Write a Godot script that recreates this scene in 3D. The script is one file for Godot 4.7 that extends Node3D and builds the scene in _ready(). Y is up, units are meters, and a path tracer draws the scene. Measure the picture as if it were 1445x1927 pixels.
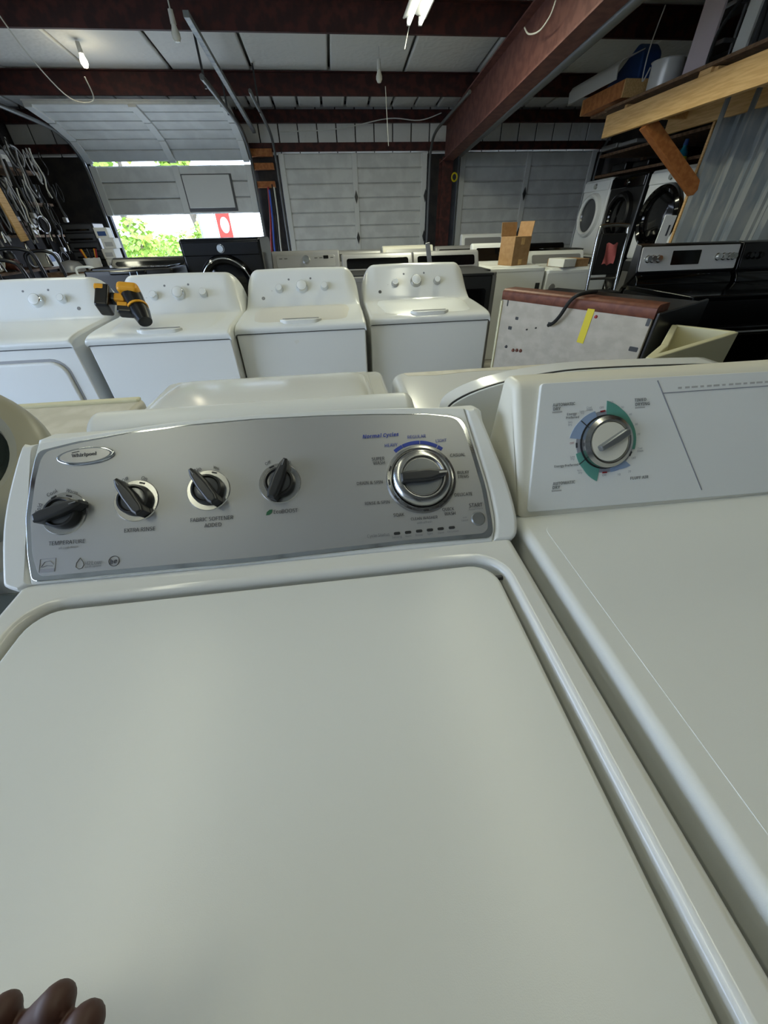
extends Node3D
# A repair shop full of used laundry machines. World: camera above the near washer, machines face +z, far doors at z = -8.3, y up, metres.
const FOCAL := 680.0
const EYE := Vector3(0, 1.2867, 0)
var view := Basis.from_euler(Vector3(deg_to_rad(-37.99), deg_to_rad(-6.03), deg_to_rad(-1.56)))
var M := {}
var used := {}
var rng := RandomNumberGenerator.new()

# ---------- geometry collector
class G:
	var v := PackedVector3Array()
	var n := PackedVector3Array()
	var x := Transform3D()
	func tri(a: Vector3, b: Vector3, c: Vector3, na: Vector3, nb: Vector3, nc: Vector3) -> void:
		if (b - a).cross(c - a).dot(na + nb + nc) > 0.0:
			var t := b; b = c; c = t
			t = nb; nb = nc; nc = t
		v.append(x * a); v.append(x * b); v.append(x * c)
		n.append((x.basis * na).normalized()); n.append((x.basis * nb).normalized()); n.append((x.basis * nc).normalized())
	func quad(a: Vector3, b: Vector3, c: Vector3, d: Vector3, na: Vector3, nb: Vector3, nc: Vector3, nd: Vector3) -> void:
		tri(a, b, c, na, nb, nc)
		tri(a, c, d, na, nc, nd)
	func flat(a: Vector3, b: Vector3, c: Vector3, d: Vector3, out: Vector3) -> void:
		var m := (b - a).cross(d - a).normalized()
		if m.dot(out) < 0.0: m = -m
		quad(a, b, c, d, m, m, m, m)
	func box(c: Vector3, s: Vector3, b := Basis()) -> G:
		return rbox(c, s, 0.0, b, 0)
	# box with rounded edges
	func rbox(c: Vector3, s: Vector3, r: float, b := Basis(), k := 1) -> G:
		var h := s * 0.5
		r = minf(r, minf(h.x, minf(h.y, h.z)) * 0.99)
		var q := h - Vector3.ONE * r
		for ax in 3:
			for sg in [-1.0, 1.0]:
				var u := (ax + 1) % 3
				var w := (ax + 2) % 3
				var us := _cuts(h[u], r, k)
				var ws := _cuts(h[w], r, k)
				for i in us.size() - 1:
					for j in ws.size() - 1:
						var P := []
						var N := []
						for e in [[i, j], [i + 1, j], [i + 1, j + 1], [i, j + 1]]:
							var p := Vector3()
							p[ax] = sg * h[ax]; p[u] = us[e[0]]; p[w] = ws[e[1]]
							var m := Vector3(); m[ax] = sg
							if r > 0.0:
								var z := p.clamp(-q, q)
								m = (p - z).normalized()
								p = z + m * r
							P.append(c + b * p); N.append(b * m)
						quad(P[0], P[1], P[2], P[3], N[0], N[1], N[2], N[3])
		return self
	func _cuts(h: float, r: float, k: int) -> Array:
		if k == 0 or r <= 0.0: return [-h, h]
		var a := []
		for i in k + 1:
			a.append(-h + r - r * tan(PI / 4 * (1.0 - float(i) / k)))
		for i in k + 1:
			a.append(h - r + r * tan(PI / 4 * float(i) / k))
		return a
	# cone or cylinder from a to b
	func cyl(a: Vector3, b: Vector3, ra: float, rb := -1.0, seg := 16, caps := true) -> G:
		if rb < 0.0: rb = ra
		var d := (b - a).normalized()
		var s := d.cross(Vector3.UP if absf(d.y) < 0.9 else Vector3.RIGHT).normalized()
		var t := d.cross(s)
		for i in seg:
			var p := TAU * i / seg
			var q := TAU * (i + 1) / seg
			var m := s * cos(p) + t * sin(p)
			var o := s * cos(q) + t * sin(q)
			quad(a + m * ra, a + o * ra, b + o * rb, b + m * rb, m, o, o, m)
			if caps:
				if ra > 0.0: tri(a, a + m * ra, a + o * ra, -d, -d, -d)
				if rb > 0.0: tri(b, b + m * rb, b + o * rb, d, d, d)
		return self
	# round pipe along points
	func tube(p: Array, r: float, seg := 8, shut := false) -> G:
		var k := p.size()
		var rings := []
		var s := Vector3()
		for i in k:
			var a: Vector3 = p[posmod(i - 1, k)] if shut or i > 0 else p[i]
			var b: Vector3 = p[posmod(i + 1, k)] if shut or i < k - 1 else p[i]
			var d := (b - a).normalized()
			if s == Vector3(): s = d.cross(Vector3.UP if absf(d.y) < 0.9 else Vector3.RIGHT)
			s = (s - d * s.dot(d)).normalized()
			var t := d.cross(s)
			var ring := []
			for j in seg:
				ring.append(s * cos(TAU * j / seg) + t * sin(TAU * j / seg))
			rings.append(ring)
		for i in (k if shut else k - 1):
			var j2 := (i + 1) % k
			for j in seg:
				var e := (j + 1) % seg
				var m: Vector3 = rings[i][j]
				var o: Vector3 = rings[i][e]
				var m2: Vector3 = rings[j2][j]
				var o2: Vector3 = rings[j2][e]
				quad(p[i] + m * r, p[i] + o * r, p[j2] + o2 * r, p[j2] + m2 * r, m, o, o2, m2)
		if not shut:
			for i in [0, k - 1]:
				var d: Vector3 = (p[0] - p[1] if i == 0 else p[k - 1] - p[k - 2]).normalized()
				for j in seg:
					tri(p[i], p[i] + rings[i][j] * r, p[i] + rings[i][(j + 1) % seg] * r, d, d, d)
		return self
	# outline turned round the local z axis; points are (radius, z)
	func lathe(pts: Array, b := Transform3D(), seg := 24) -> G:
		for i in pts.size() - 1:
			var a: Vector2 = pts[i]
			var c: Vector2 = pts[i + 1]
			if a.is_equal_approx(c): continue
			var e := _edge(a, c)
			var n0 := e
			var n1 := e
			if i > 0:
				var f := _edge(pts[i - 1], a)
				if f.dot(e) > 0.75: n0 = (e + f).normalized()
			if i < pts.size() - 2:
				var f := _edge(c, pts[i + 2])
				if f.dot(e) > 0.75: n1 = (e + f).normalized()
			for j in seg:
				var p := TAU * j / seg
				var q := TAU * (j + 1) / seg
				var A := b * Vector3(a.x * cos(p), a.x * sin(p), a.y)
				var B := b * Vector3(a.x * cos(q), a.x * sin(q), a.y)
				var C := b * Vector3(c.x * cos(q), c.x * sin(q), c.y)
				var D := b * Vector3(c.x * cos(p), c.x * sin(p), c.y)
				var na := b.basis * Vector3(n0.x * cos(p), n0.x * sin(p), n0.y)
				var nb := b.basis * Vector3(n0.x * cos(q), n0.x * sin(q), n0.y)
				var nc := b.basis * Vector3(n1.x * cos(q), n1.x * sin(q), n1.y)
				var nd := b.basis * Vector3(n1.x * cos(p), n1.x * sin(p), n1.y)
				if a.x > 0.0: tri(A, B, C, na, nb, nc)
				if c.x > 0.0: tri(A, C, D, na, nc, nd)
		return self
	func _edge(a: Vector2, c: Vector2) -> Vector2:
		var d := (c - a).normalized()
		return Vector2(d.y, -d.x)
	func ball(c: Vector3, r: Vector3, seg := 12) -> G:
		var rows := maxi(4, seg / 2)
		for i in rows:
			for j in seg:
				var P := []
				var N := []
				for e in [[i, j], [i, j + 1], [i + 1, j + 1], [i + 1, j]]:
					var t: float = PI * e[0] / rows
					var p: float = TAU * e[1] / seg
					var m := Vector3(sin(t) * cos(p), cos(t), sin(t) * sin(p))
					P.append(c + m * r); N.append((m / r).normalized())
				if i > 0: tri(P[0], P[1], P[2], N[0], N[1], N[2])
				if i < rows - 1: tri(P[0], P[2], P[3], N[0], N[2], N[3])
		return self
	# outline in local x, y pushed along local z from z0 to z1, rounded by r at z1 (and at z0 by r0)
	func push(poly: Array, b: Transform3D, z0: float, z1: float, r := 0.0, k := 2, r0 := 0.0) -> G:
		var c := poly.size()
		var area := 0.0
		for i in c:
			var a: Vector2 = poly[i]
			var d: Vector2 = poly[(i + 1) % c]
			area += a.x * d.y - d.x * a.y
		if area < 0.0:
			poly = poly.duplicate(); poly.reverse()
		var en := []
		for i in c:
			var d: Vector2 = (poly[(i + 1) % c] - poly[i]).normalized()
			en.append(Vector2(d.y, -d.x))
		var mit := []
		for i in c:
			var e: Vector2 = en[posmod(i - 1, c)]
			var f: Vector2 = en[i]
			mit.append((e + f) / maxf(0.35, 1.0 + e.dot(f)))
		var rings := []   # [inset, z, slope of normal]
		if r0 > 0.0:
			for i in k + 1:
				var t := PI / 2 * (1.0 - float(i) / k)
				rings.append([r0 * (1.0 - cos(t)), z0 + r0 * (1.0 - sin(t)), -sin(t), cos(t)])
		else:
			rings.append([0.0, z0, 0.0, 1.0])
		if r > 0.0:
			for i in k + 1:
				var t := PI / 2 * float(i) / k
				rings.append([r * (1.0 - cos(t)), z1 - r * (1.0 - sin(t)), sin(t), cos(t)])
		else:
			rings.append([0.0, z1, 0.0, 1.0])
		for q in rings.size() - 1:
			var A: Array = rings[q]
			var B: Array = rings[q + 1]
			for i in c:
				var j := (i + 1) % c
				var e: Vector2 = en[i]
				var f: Vector2 = en[posmod(i - 1, c)]
				var g: Vector2 = en[j]
				var ns: Vector2 = (e + f).normalized() if e.dot(f) > 0.7 else e
				var ne: Vector2 = (e + g).normalized() if e.dot(g) > 0.7 else e
				var a0: Vector2 = poly[i] - mit[i] * A[0]
				var a1: Vector2 = poly[j] - mit[j] * A[0]
				var b0: Vector2 = poly[i] - mit[i] * B[0]
				var b1: Vector2 = poly[j] - mit[j] * B[0]
				quad(b * Vector3(a0.x, a0.y, A[1]), b * Vector3(a1.x, a1.y, A[1]), b * Vector3(b1.x, b1.y, B[1]), b * Vector3(b0.x, b0.y, B[1]),
					b.basis * Vector3(ns.x * A[3], ns.y * A[3], A[2]), b.basis * Vector3(ne.x * A[3], ne.y * A[3], A[2]),
					b.basis * Vector3(ne.x * B[3], ne.y * B[3], B[2]), b.basis * Vector3(ns.x * B[3], ns.y * B[3], B[2]))
		for e in [[rings[0], -1.0], [rings[rings.size() - 1], 1.0]]:
			var pl := PackedVector2Array()
			for i in c: pl.append(poly[i] - mit[i] * e[0][0])
			var ix := Geometry2D.triangulate_polygon(pl)
			if ix.is_empty():   # rounded corners folded over: close with the hull
				pl = Geometry2D.convex_hull(pl)
				pl.remove_at(pl.size() - 1)
				ix = Geometry2D.triangulate_polygon(pl)
			var m: Vector3 = b.basis * Vector3(0, 0, e[1])
			for i in range(0, ix.size(), 3):
				var p0 := pl[ix[i]]
				var p1 := pl[ix[i + 1]]
				var p2 := pl[ix[i + 2]]
				var z: float = e[0][1]
				tri(b * Vector3(p0.x, p0.y, z), b * Vector3(p1.x, p1.y, z), b * Vector3(p2.x, p2.y, z), m, m, m)
		return self
	# smooth sheet: f(s, t) gives a point
	func sheet(nu: int, nv: int, f: Callable) -> G:
		var P := []
		for i in nu + 1:
			var row := []
			for j in nv + 1:
				row.append(f.call(float(i) / nu, float(j) / nv))
			P.append(row)
		var N := []
		for i in nu + 1:
			var row := []
			for j in nv + 1:
				var du: Vector3 = P[mini(i + 1, nu)][j] - P[maxi(i - 1, 0)][j]
				var dv: Vector3 = P[i][mini(j + 1, nv)] - P[i][maxi(j - 1, 0)]
				row.append(du.cross(dv).normalized())
			N.append(row)
		for i in nu:
			for j in nv:
				quad(P[i][j], P[i + 1][j], P[i + 1][j + 1], P[i][j + 1], N[i][j], N[i + 1][j], N[i + 1][j + 1], N[i][j + 1])
		return self
	func ring(c: Vector3, axis: Vector3, R: float, r: float, seg := 32, side := 8, turn := 1.0) -> G:
		var s := axis.cross(Vector3.UP if absf(axis.normalized().y) < 0.9 else Vector3.RIGHT).normalized()
		var t := axis.normalized().cross(s)
		var p := []
		var k := seg if turn >= 1.0 else seg + 1
		for i in k:
			var a := TAU * turn * i / seg
			p.append(c + (s * cos(a) + t * sin(a)) * R)
		return tube(p, r, side, turn >= 1.0)
	func mesh() -> ArrayMesh:
		var a := []
		a.resize(Mesh.ARRAY_MAX)
		a[Mesh.ARRAY_VERTEX] = v
		a[Mesh.ARRAY_NORMAL] = n
		var m := ArrayMesh.new()
		if v.size() > 0: m.add_surface_from_arrays(Mesh.PRIMITIVE_TRIANGLES, a)
		return m

# ---------- outlines
func rrect(w: float, h: float, r: float, k := 4, cx := 0.0, cy := 0.0) -> Array:
	var p := []
	for q in 4:
		var sx: float = [1, -1, -1, 1][q]
		var sy: float = [1, 1, -1, -1][q]
		for i in k + 1:
			var a := PI / 2 * (q + float(i) / k)
			p.append(Vector2(cx + sx * (w / 2 - r) + r * cos(a), cy + sy * (h / 2 - r) + r * sin(a)))
	return p
func oval(rx: float, ry: float, k := 28, cx := 0.0, cy := 0.0) -> Array:
	var p := []
	for i in k: p.append(Vector2(cx + rx * cos(TAU * i / k), cy + ry * sin(TAU * i / k)))
	return p
# corners of a polygon rounded by r
func soft(p: Array, r: float, k := 4) -> Array:
	var o := []
	var c := p.size()
	for i in c:
		var a: Vector2 = p[i]
		var u: Vector2 = p[posmod(i - 1, c)] - a
		var w: Vector2 = p[(i + 1) % c] - a
		var d := minf(r, minf(u.length(), w.length()) * 0.45)
		var s := a + u.normalized() * d
		var e := a + w.normalized() * d
		for j in k + 1:
			var t := float(j) / k
			o.append(s.lerp(a, t).lerp(a.lerp(e, t), t))
	return o
func curve(pts: Array, k := 6) -> Array:
	var o := []
	for i in pts.size() - 1:
		var a: Vector3 = pts[maxi(i - 1, 0)]
		var b: Vector3 = pts[i]
		var c: Vector3 = pts[i + 1]
		var d: Vector3 = pts[mini(i + 2, pts.size() - 1)]
		for j in k:
			o.append(b.cubic_interpolate(c, a, d, float(j) / k))
	o.append(pts[pts.size() - 1])
	return o
# frames for push(): FLAT has x right, y away, z up; SIDE has x = world z, y up, pushed along -x
func FLAT(at := Vector3()) -> Transform3D: return Transform3D(Basis(Vector3(1, 0, 0), Vector3(0, 0, -1), Vector3(0, 1, 0)), at)
func SIDE(at := Vector3()) -> Transform3D: return Transform3D(Basis(Vector3(0, 0, 1), Vector3(0, 1, 0), Vector3(-1, 0, 0)), at)
func FRONT(at := Vector3()) -> Transform3D: return Transform3D(Basis(), at)

# ---------- from pixels of the photograph to places
func ray(px: float, py: float) -> Vector3: return view * Vector3((px - 722.5) / FOCAL, -(py - 963.5) / FOCAL, -1.0)
func on_y(px: float, py: float, h: float) -> Vector3:
	var d := ray(px, py)
	return EYE + d * ((h - EYE.y) / d.y)
func on_z(px: float, py: float, z: float) -> Vector3:
	var d := ray(px, py)
	return EYE + d * (z / d.z)
func on_x(px: float, py: float, x: float) -> Vector3:
	var d := ray(px, py)
	return EYE + d * (x / d.x)
func on_face(px: float, py: float, f: Transform3D) -> Vector2:
	var d := ray(px, py)
	var p := EYE + d * ((f.origin - EYE).dot(f.basis.z) / d.dot(f.basis.z))
	var l := f.basis.transposed() * (p - f.origin)
	return Vector2(l.x, l.y)

# ---------- scene tree
func numbered(called: String) -> String:
	if not used.has(called):
		used[called] = 0
		return called
	used[called] += 1
	return "%s_%03d" % [called, used[called]]
func metas(o: Node, label: String, category: String, group := "", kind := "") -> void:
	if label: o.set_meta("label", label)
	if category: o.set_meta("category", category)
	if group: o.set_meta("group", group)
	if kind: o.set_meta("kind", kind)
func thing(called: String, label: String, category: String, at := Vector3(), turn := 0.0, group := "") -> Node3D:
	var o := Node3D.new()
	o.name = numbered(called)
	add_child(o)
	o.position = at
	o.rotation.y = turn
	metas(o, label, category, group)
	return o
func part(parent: Node3D, called: String, g: G, m: Material, label := "") -> MeshInstance3D:
	return part_mesh(parent, called, g.mesh(), m, label)
func part_mesh(parent: Node3D, called: String, mesh: Mesh, m: Material, label := "") -> MeshInstance3D:
	var o := MeshInstance3D.new()
	o.name = called
	o.mesh = mesh
	o.material_override = m
	parent.add_child(o, true)
	if label: o.set_meta("label", label)
	return o
func solo(called: String, label: String, category: String, g: G, m: Material, group := "") -> MeshInstance3D:
	var o := part_mesh(self, numbered(called), g.mesh(), m)
	metas(o, label, category, group)
	return o
func struct(called: String, g: G, m: Material, label := "") -> MeshInstance3D:
	var o := part_mesh(self, numbered(called), g.mesh(), m)
	metas(o, label, "", "", "structure")
	return o
func struct_root(called: String, at := Vector3(), label := "") -> Node3D:
	var o := Node3D.new()
	o.name = numbered(called)
	add_child(o)
	o.position = at
	metas(o, label, "", "", "structure")
	return o

# ---------- materials
func mat(c: Color, rough := 0.5, metal := 0.0) -> StandardMaterial3D:
	var m := StandardMaterial3D.new()
	m.albedo_color = c
	m.roughness = rough
	m.metallic = metal
	return m
func noise_tex(freq: float, size := 256, as_normal := false, bump := 1.0, ramp: Gradient = null, seed_ := 1, oct := 4) -> NoiseTexture2D:
	var f := FastNoiseLite.new()
	f.noise_type = FastNoiseLite.TYPE_SIMPLEX_SMOOTH
	f.frequency = freq
	f.fractal_octaves = oct
	f.seed = seed_
	var t := NoiseTexture2D.new()
	t.width = size; t.height = size
	t.seamless = true
	t.noise = f
	t.as_normal_map = as_normal
	t.bump_strength = bump
	if ramp: t.color_ramp = ramp
	return t
func ramp2(a: Color, b: Color, lo := 0.3, hi := 0.7) -> Gradient:
	var g := Gradient.new()
	g.offsets = PackedFloat32Array([lo, hi])
	g.colors = PackedColorArray([a, b])
	return g
func speckled(a: Color, b: Color, rough: float, metal: float, scale_: float, freq := 0.02, seed_ := 1, lo := 0.3, hi := 0.7) -> StandardMaterial3D:
	var m := mat(Color.WHITE, rough, metal)
	m.albedo_texture = noise_tex(freq, 256, false, 1.0, ramp2(a, b, lo, hi), seed_)
	m.uv1_triplanar = true
	m.uv1_world_triplanar = true
	m.uv1_scale = Vector3.ONE * scale_
	return m
func bumped(m: StandardMaterial3D, scale_: float, freq: float, amount: float) -> StandardMaterial3D:
	m.normal_enabled = true
	m.normal_texture = noise_tex(freq, 256, true, 4.0, null, 7, 2)
	m.normal_scale = amount
	m.uv1_triplanar = true
	m.uv1_world_triplanar = true
	m.uv1_scale = Vector3.ONE * scale_
	return m
func glow(c: Color, e: float) -> StandardMaterial3D:
	var m := mat(c, 0.5)
	m.emission_enabled = true
	m.emission = c
	m.emission_energy_multiplier = e
	return m

# ---------- lettering
var fonts := {}
func font(bold := false, italic := false, face := "Droid Sans") -> SystemFont:
	var k := "%s%s%s" % [bold, italic, face]
	if not fonts.has(k):
		var f := SystemFont.new()
		f.font_names = PackedStringArray([face])
		f.font_weight = 700 if bold else 400
		f.font_italic = italic
		fonts[k] = f
	return fonts[k]
# words on a face: centre and width in pixels of the photograph, turn in degrees
func words(parent: Node3D, f: Transform3D, s: String, px: float, py: float, wide: float, m: Material, turn := 0.0, fnt: Font = null, slant := 0.0) -> MeshInstance3D:
	var c := on_face(px, py, f)
	var w := (on_face(px + wide / 2, py - wide * 0.05, f) - on_face(px - wide / 2, py + wide * 0.05, f)).length()
	return words_at(parent, f, s, c, w, m, turn, fnt, slant)
func words_at(parent: Node3D, f: Transform3D, s: String, c: Vector2, w: float, m: Material, turn := 0.0, fnt: Font = null, slant := 0.0, high := 0.0012) -> MeshInstance3D:
	var t := TextMesh.new()
	t.text = s
	t.font = fnt if fnt else font()
	t.font_size = 32
	t.pixel_size = 0.01
	t.depth = 0.02
	t.curve_step = 2.0
	var box := t.get_aabb()
	var k := w / maxf(box.size.x, 0.001)
	var b := Basis(Vector3(0, 0, 1), deg_to_rad(turn))
	var sh := Basis(Vector3(1, 0, 0), Vector3(slant, 1, 0), Vector3(0, 0, 1))
	var o := part_mesh(parent, "lettering", t, m)
	var mid := box.get_center()
	var loc := b * sh * Basis.from_scale(Vector3(k, k, k * 0.3))
	var off := loc * Vector3(mid.x, mid.y, 0)
	o.transform = parent.global_transform.affine_inverse() * f * Transform3D(loc, Vector3(c.x, c.y, high) - off)
	return o

func _ready() -> void:
	rng.seed = 7
	var cam := Camera3D.new()
	cam.name = "camera"
	add_child(cam)
	cam.transform = Transform3D(view, EYE)
	cam.fov = rad_to_deg(2.0 * atan(963.5 / FOCAL))
	cam.near = 0.02
	cam.far = 400.0
	cam.current = true
	var we := WorldEnvironment.new()
	we.name = "world"
	var env := Environment.new()
	env.background_mode = Environment.BG_SKY
	var sky := Sky.new()
	var sm := ProceduralSkyMaterial.new()
	sm.sky_top_color = Color(0.62, 0.76, 0.95)
	sm.sky_horizon_color = Color(0.93, 0.96, 1.0)
	sm.sky_energy_multiplier = 3.6
	sm.ground_bottom_color = Color(0.5, 0.5, 0.48)
	sm.ground_horizon_color = Color(0.75, 0.75, 0.72)
	sm.ground_energy_multiplier = 2.0
	sm.sun_angle_max = 1.0
	sky.sky_material = sm
	env.sky = sky
	env.tonemap_mode = Environment.TONE_MAPPER_LINEAR
	env.tonemap_exposure = 0.46
	env.sdfgi_enabled = true
	env.ssao_enabled = true
	env.ssil_enabled = true
	we.environment = env
	add_child(we)
	var sun := DirectionalLight3D.new()
	sun.name = "sun"
	sun.light_color = Color(1.0, 0.96, 0.88)
	sun.light_energy = 7.0
	sun.light_angular_distance = 0.6
	sun.shadow_enabled = true
	add_child(sun)
	sun.look_at_from_position(Vector3(20, 34, -4), Vector3())
	paints()
	# ceiling lights
	var lit := 2.0
	light_fixture(Vector3(0.98, 2.80, -4.2), lit * 5.2, "twin tube fluorescent light hanging above the far end of the aisle", true)
	light_fixture(Vector3(-2.62, 2.84, -4.0), lit * 1.9, "twin tube fluorescent light above the cluttered shelves", true)
	light_fixture(Vector3(0.75, 3.02, -0.9), lit, "twin tube fluorescent light above the near dryer", true)
	light_fixture(Vector3(-1.25, 3.02, -0.6), lit, "twin tube fluorescent light above the near washer", true)
	setting()
	near_machines()
	second_row()
	third_row()
	far_row()
	right_side()
	overhead()
	clutter()
	outdoors()
	photographer()

func paints() -> void:
	M.tube_on = glow(Color(1.0, 1.0, 0.94), 5.0)
	M.enamel = bumped(mat(Color(0.88, 0.885, 0.87), 0.34), 40.0, 0.05, 0.05)
	M.lid = bumped(mat(Color(0.87, 0.88, 0.865), 0.30), 55.0, 0.06, 0.09)
	M.dryer_top = bumped(mat(Color(0.86, 0.87, 0.855), 0.42), 55.0, 0.06, 0.12)
	M.gloss = mat(Color(0.87, 0.875, 0.86), 0.14)
	M.plastic = mat(Color(0.88, 0.89, 0.88), 0.35)
	M.cream = mat(Color(0.86, 0.85, 0.79), 0.4)
	M.dusty = speckled(Color(0.76, 0.74, 0.67), Color(0.81, 0.79, 0.73), 0.55, 0.0, 2.0, 0.02, 3)
	M.silver = bumped(mat(Color(0.66, 0.665, 0.665), 0.42, 0.55), 60.0, 0.08, 0.03)
	M.chrome = mat(Color(0.86, 0.87, 0.87), 0.08, 1.0)
	M.steel = mat(Color(0.72, 0.72, 0.71), 0.24, 1.0)
	M.satin = mat(Color(0.66, 0.66, 0.66), 0.38, 0.9)
	M.knob = mat(Color(0.17, 0.175, 0.18), 0.32)
	M.knob_grey = mat(Color(0.36, 0.37, 0.38), 0.2, 0.3)
	M.dial_grey = mat(Color(0.5, 0.51, 0.51), 0.3, 0.5)
	M.ink = mat(Color(0.2, 0.2, 0.22), 0.6)
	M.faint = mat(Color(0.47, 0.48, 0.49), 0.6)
	M.fainter = mat(Color(0.68, 0.68, 0.67), 0.6)
	M.blue_ink = mat(Color(0.16, 0.25, 0.6), 0.5)
	M.teal = mat(Color(0.36, 0.6, 0.55), 0.5)
	M.pale_blue = mat(Color(0.55, 0.63, 0.74), 0.5)
	M.grey_ink = mat(Color(0.56, 0.57, 0.6), 0.5)
	M.red_ink = mat(Color(0.55, 0.16, 0.17), 0.5)
	M.leaf_ink = mat(Color(0.1, 0.36, 0.22), 0.5)
	M.black = mat(Color(0.045, 0.045, 0.05), 0.3)
	M.black_gloss = mat(Color(0.025, 0.027, 0.03), 0.08)
	M.rubber = mat(Color(0.06, 0.06, 0.06), 0.7)
	M.navy = mat(Color(0.075, 0.085, 0.11), 0.2, 0.3)
	M.grey = mat(Color(0.58, 0.58, 0.58), 0.35, 0.3)
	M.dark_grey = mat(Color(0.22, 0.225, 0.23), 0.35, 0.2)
	M.rust = speckled(Color(0.20, 0.085, 0.075), Color(0.30, 0.135, 0.115), 0.7, 0.0, 1.5, 0.02, 4)
	M.rust_light = speckled(Color(0.38, 0.23, 0.21), Color(0.45, 0.29, 0.26), 0.65, 0.0, 1.5, 0.02, 5)
	M.insulation = bumped(mat(Color(0.9, 0.9, 0.88), 0.6), 2.0, 0.02, 0.5)
	M.sheet = mat(Color(0.6, 0.61, 0.6), 0.6)
	M.dark_wall = speckled(Color(0.13, 0.12, 0.12), Color(0.19, 0.17, 0.16), 0.8, 0.0, 1.0, 0.02, 6)
	M.door = speckled(Color(0.80, 0.81, 0.80), Color(0.85, 0.86, 0.85), 0.5, 0.0, 0.8, 0.015, 8)
	M.door_frame = mat(Color(0.84, 0.85, 0.84), 0.45)
	M.galv = speckled(Color(0.47, 0.5, 0.52), Color(0.56, 0.57, 0.56), 0.5, 0.3, 2.2, 0.03, 9, 0.4, 0.6)
	M.galv.uv1_scale = Vector3(1.2, 0.25, 1.2)
	M.track = mat(Color(0.42, 0.43, 0.43), 0.45, 0.7)
	M.concrete = speckled(Color(0.5, 0.49, 0.46), Color(0.58, 0.57, 0.54), 0.8, 0.0, 0.7, 0.02, 10)
	M.wood = speckled(Color(0.80, 0.64, 0.41), Color(0.86, 0.71, 0.48), 0.65, 0.0, 2.5, 0.02, 11)
	M.wood.uv1_scale = Vector3(9.0, 9.0, 0.7)
	M.wood_brown = speckled(Color(0.60, 0.36, 0.17), Color(0.68, 0.43, 0.22), 0.65, 0.0, 3.0, 0.02, 12)
	M.plank = speckled(Color(0.36, 0.27, 0.19), Color(0.47, 0.36, 0.26), 0.75, 0.0, 3.0, 0.02, 13)
	M.card = speckled(Color(0.62, 0.48, 0.32), Color(0.67, 0.53, 0.37), 0.8, 0.0, 3.0, 0.02, 14)
	M.paper = mat(Color(0.87, 0.87, 0.84), 0.7)
	M.yellow = mat(Color(0.88, 0.62, 0.1), 0.45)
	M.tape = mat(Color(0.83, 0.76, 0.1), 0.5)
	M.red = mat(Color(0.6, 0.1, 0.1), 0.5)
	M.pink = mat(Color(0.75, 0.4, 0.38), 0.6)
	M.blue = mat(Color(0.12, 0.27, 0.5), 0.55)
	M.cord_blue = mat(Color(0.2, 0.34, 0.75), 0.5)
	M.teal_plastic = mat(Color(0.05, 0.42, 0.5), 0.4)
	M.lime = mat(Color(0.72, 0.78, 0.15), 0.4)
	M.brown_metal = speckled(Color(0.36, 0.19, 0.13), Color(0.45, 0.26, 0.18), 0.5, 0.2, 4.0, 0.03, 15)
	M.old_panel = speckled(Color(0.66, 0.63, 0.57), Color(0.71, 0.68, 0.62), 0.6, 0.0, 3.0, 0.02, 16)
	M.bone = mat(Color(0.82, 0.80, 0.66), 0.45)
	M.brushed = mat(Color(0.82, 0.82, 0.81), 0.28, 0.25)
	M.olive = mat(Color(0.62, 0.61, 0.54), 0.4)
	M.ivory = mat(Color(0.83, 0.82, 0.78), 0.4)
	M.slate = mat(Color(0.27, 0.30, 0.30), 0.4)
	M.bulb = mat(Color(0.9, 0.9, 0.86), 0.15)
	M.clear = mat(Color(0.9, 0.92, 0.92, 0.25), 0.05)
	M.clear.transparency = BaseMaterial3D.TRANSPARENCY_ALPHA
	M.skin = mat(Color(0.27, 0.165, 0.13), 0.55)
	M.cloth = mat(Color(0.13, 0.14, 0.17), 0.9)
	M.jeans = mat(Color(0.16, 0.2, 0.28), 0.9)
	M.grass = speckled(Color(0.3, 0.42, 0.14), Color(0.45, 0.55, 0.2), 0.9, 0.0, 0.5, 0.03, 17)
	M.leaves = speckled(Color(0.45, 0.58, 0.16), Color(0.66, 0.75, 0.3), 0.7, 0.0, 2.0, 0.05, 18)
	M.bark = mat(Color(0.4, 0.35, 0.29), 0.9)
	M.sign_red = mat(Color(0.85, 0.2, 0.12), 0.5)

func area(at: Vector3, size: Vector2, energy: float, c: Color, parent: Node3D) -> void:
	var l := AreaLight3D.new()
	l.name = "lamp_light"
	l.area_size = size
	l.light_energy = energy
	l.light_color = c
	l.shadow_enabled = true
	l.area_range = 20.0
	parent.add_child(l)
	l.position = at
	l.rotation.x = -PI / 2   # shines down

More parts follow.
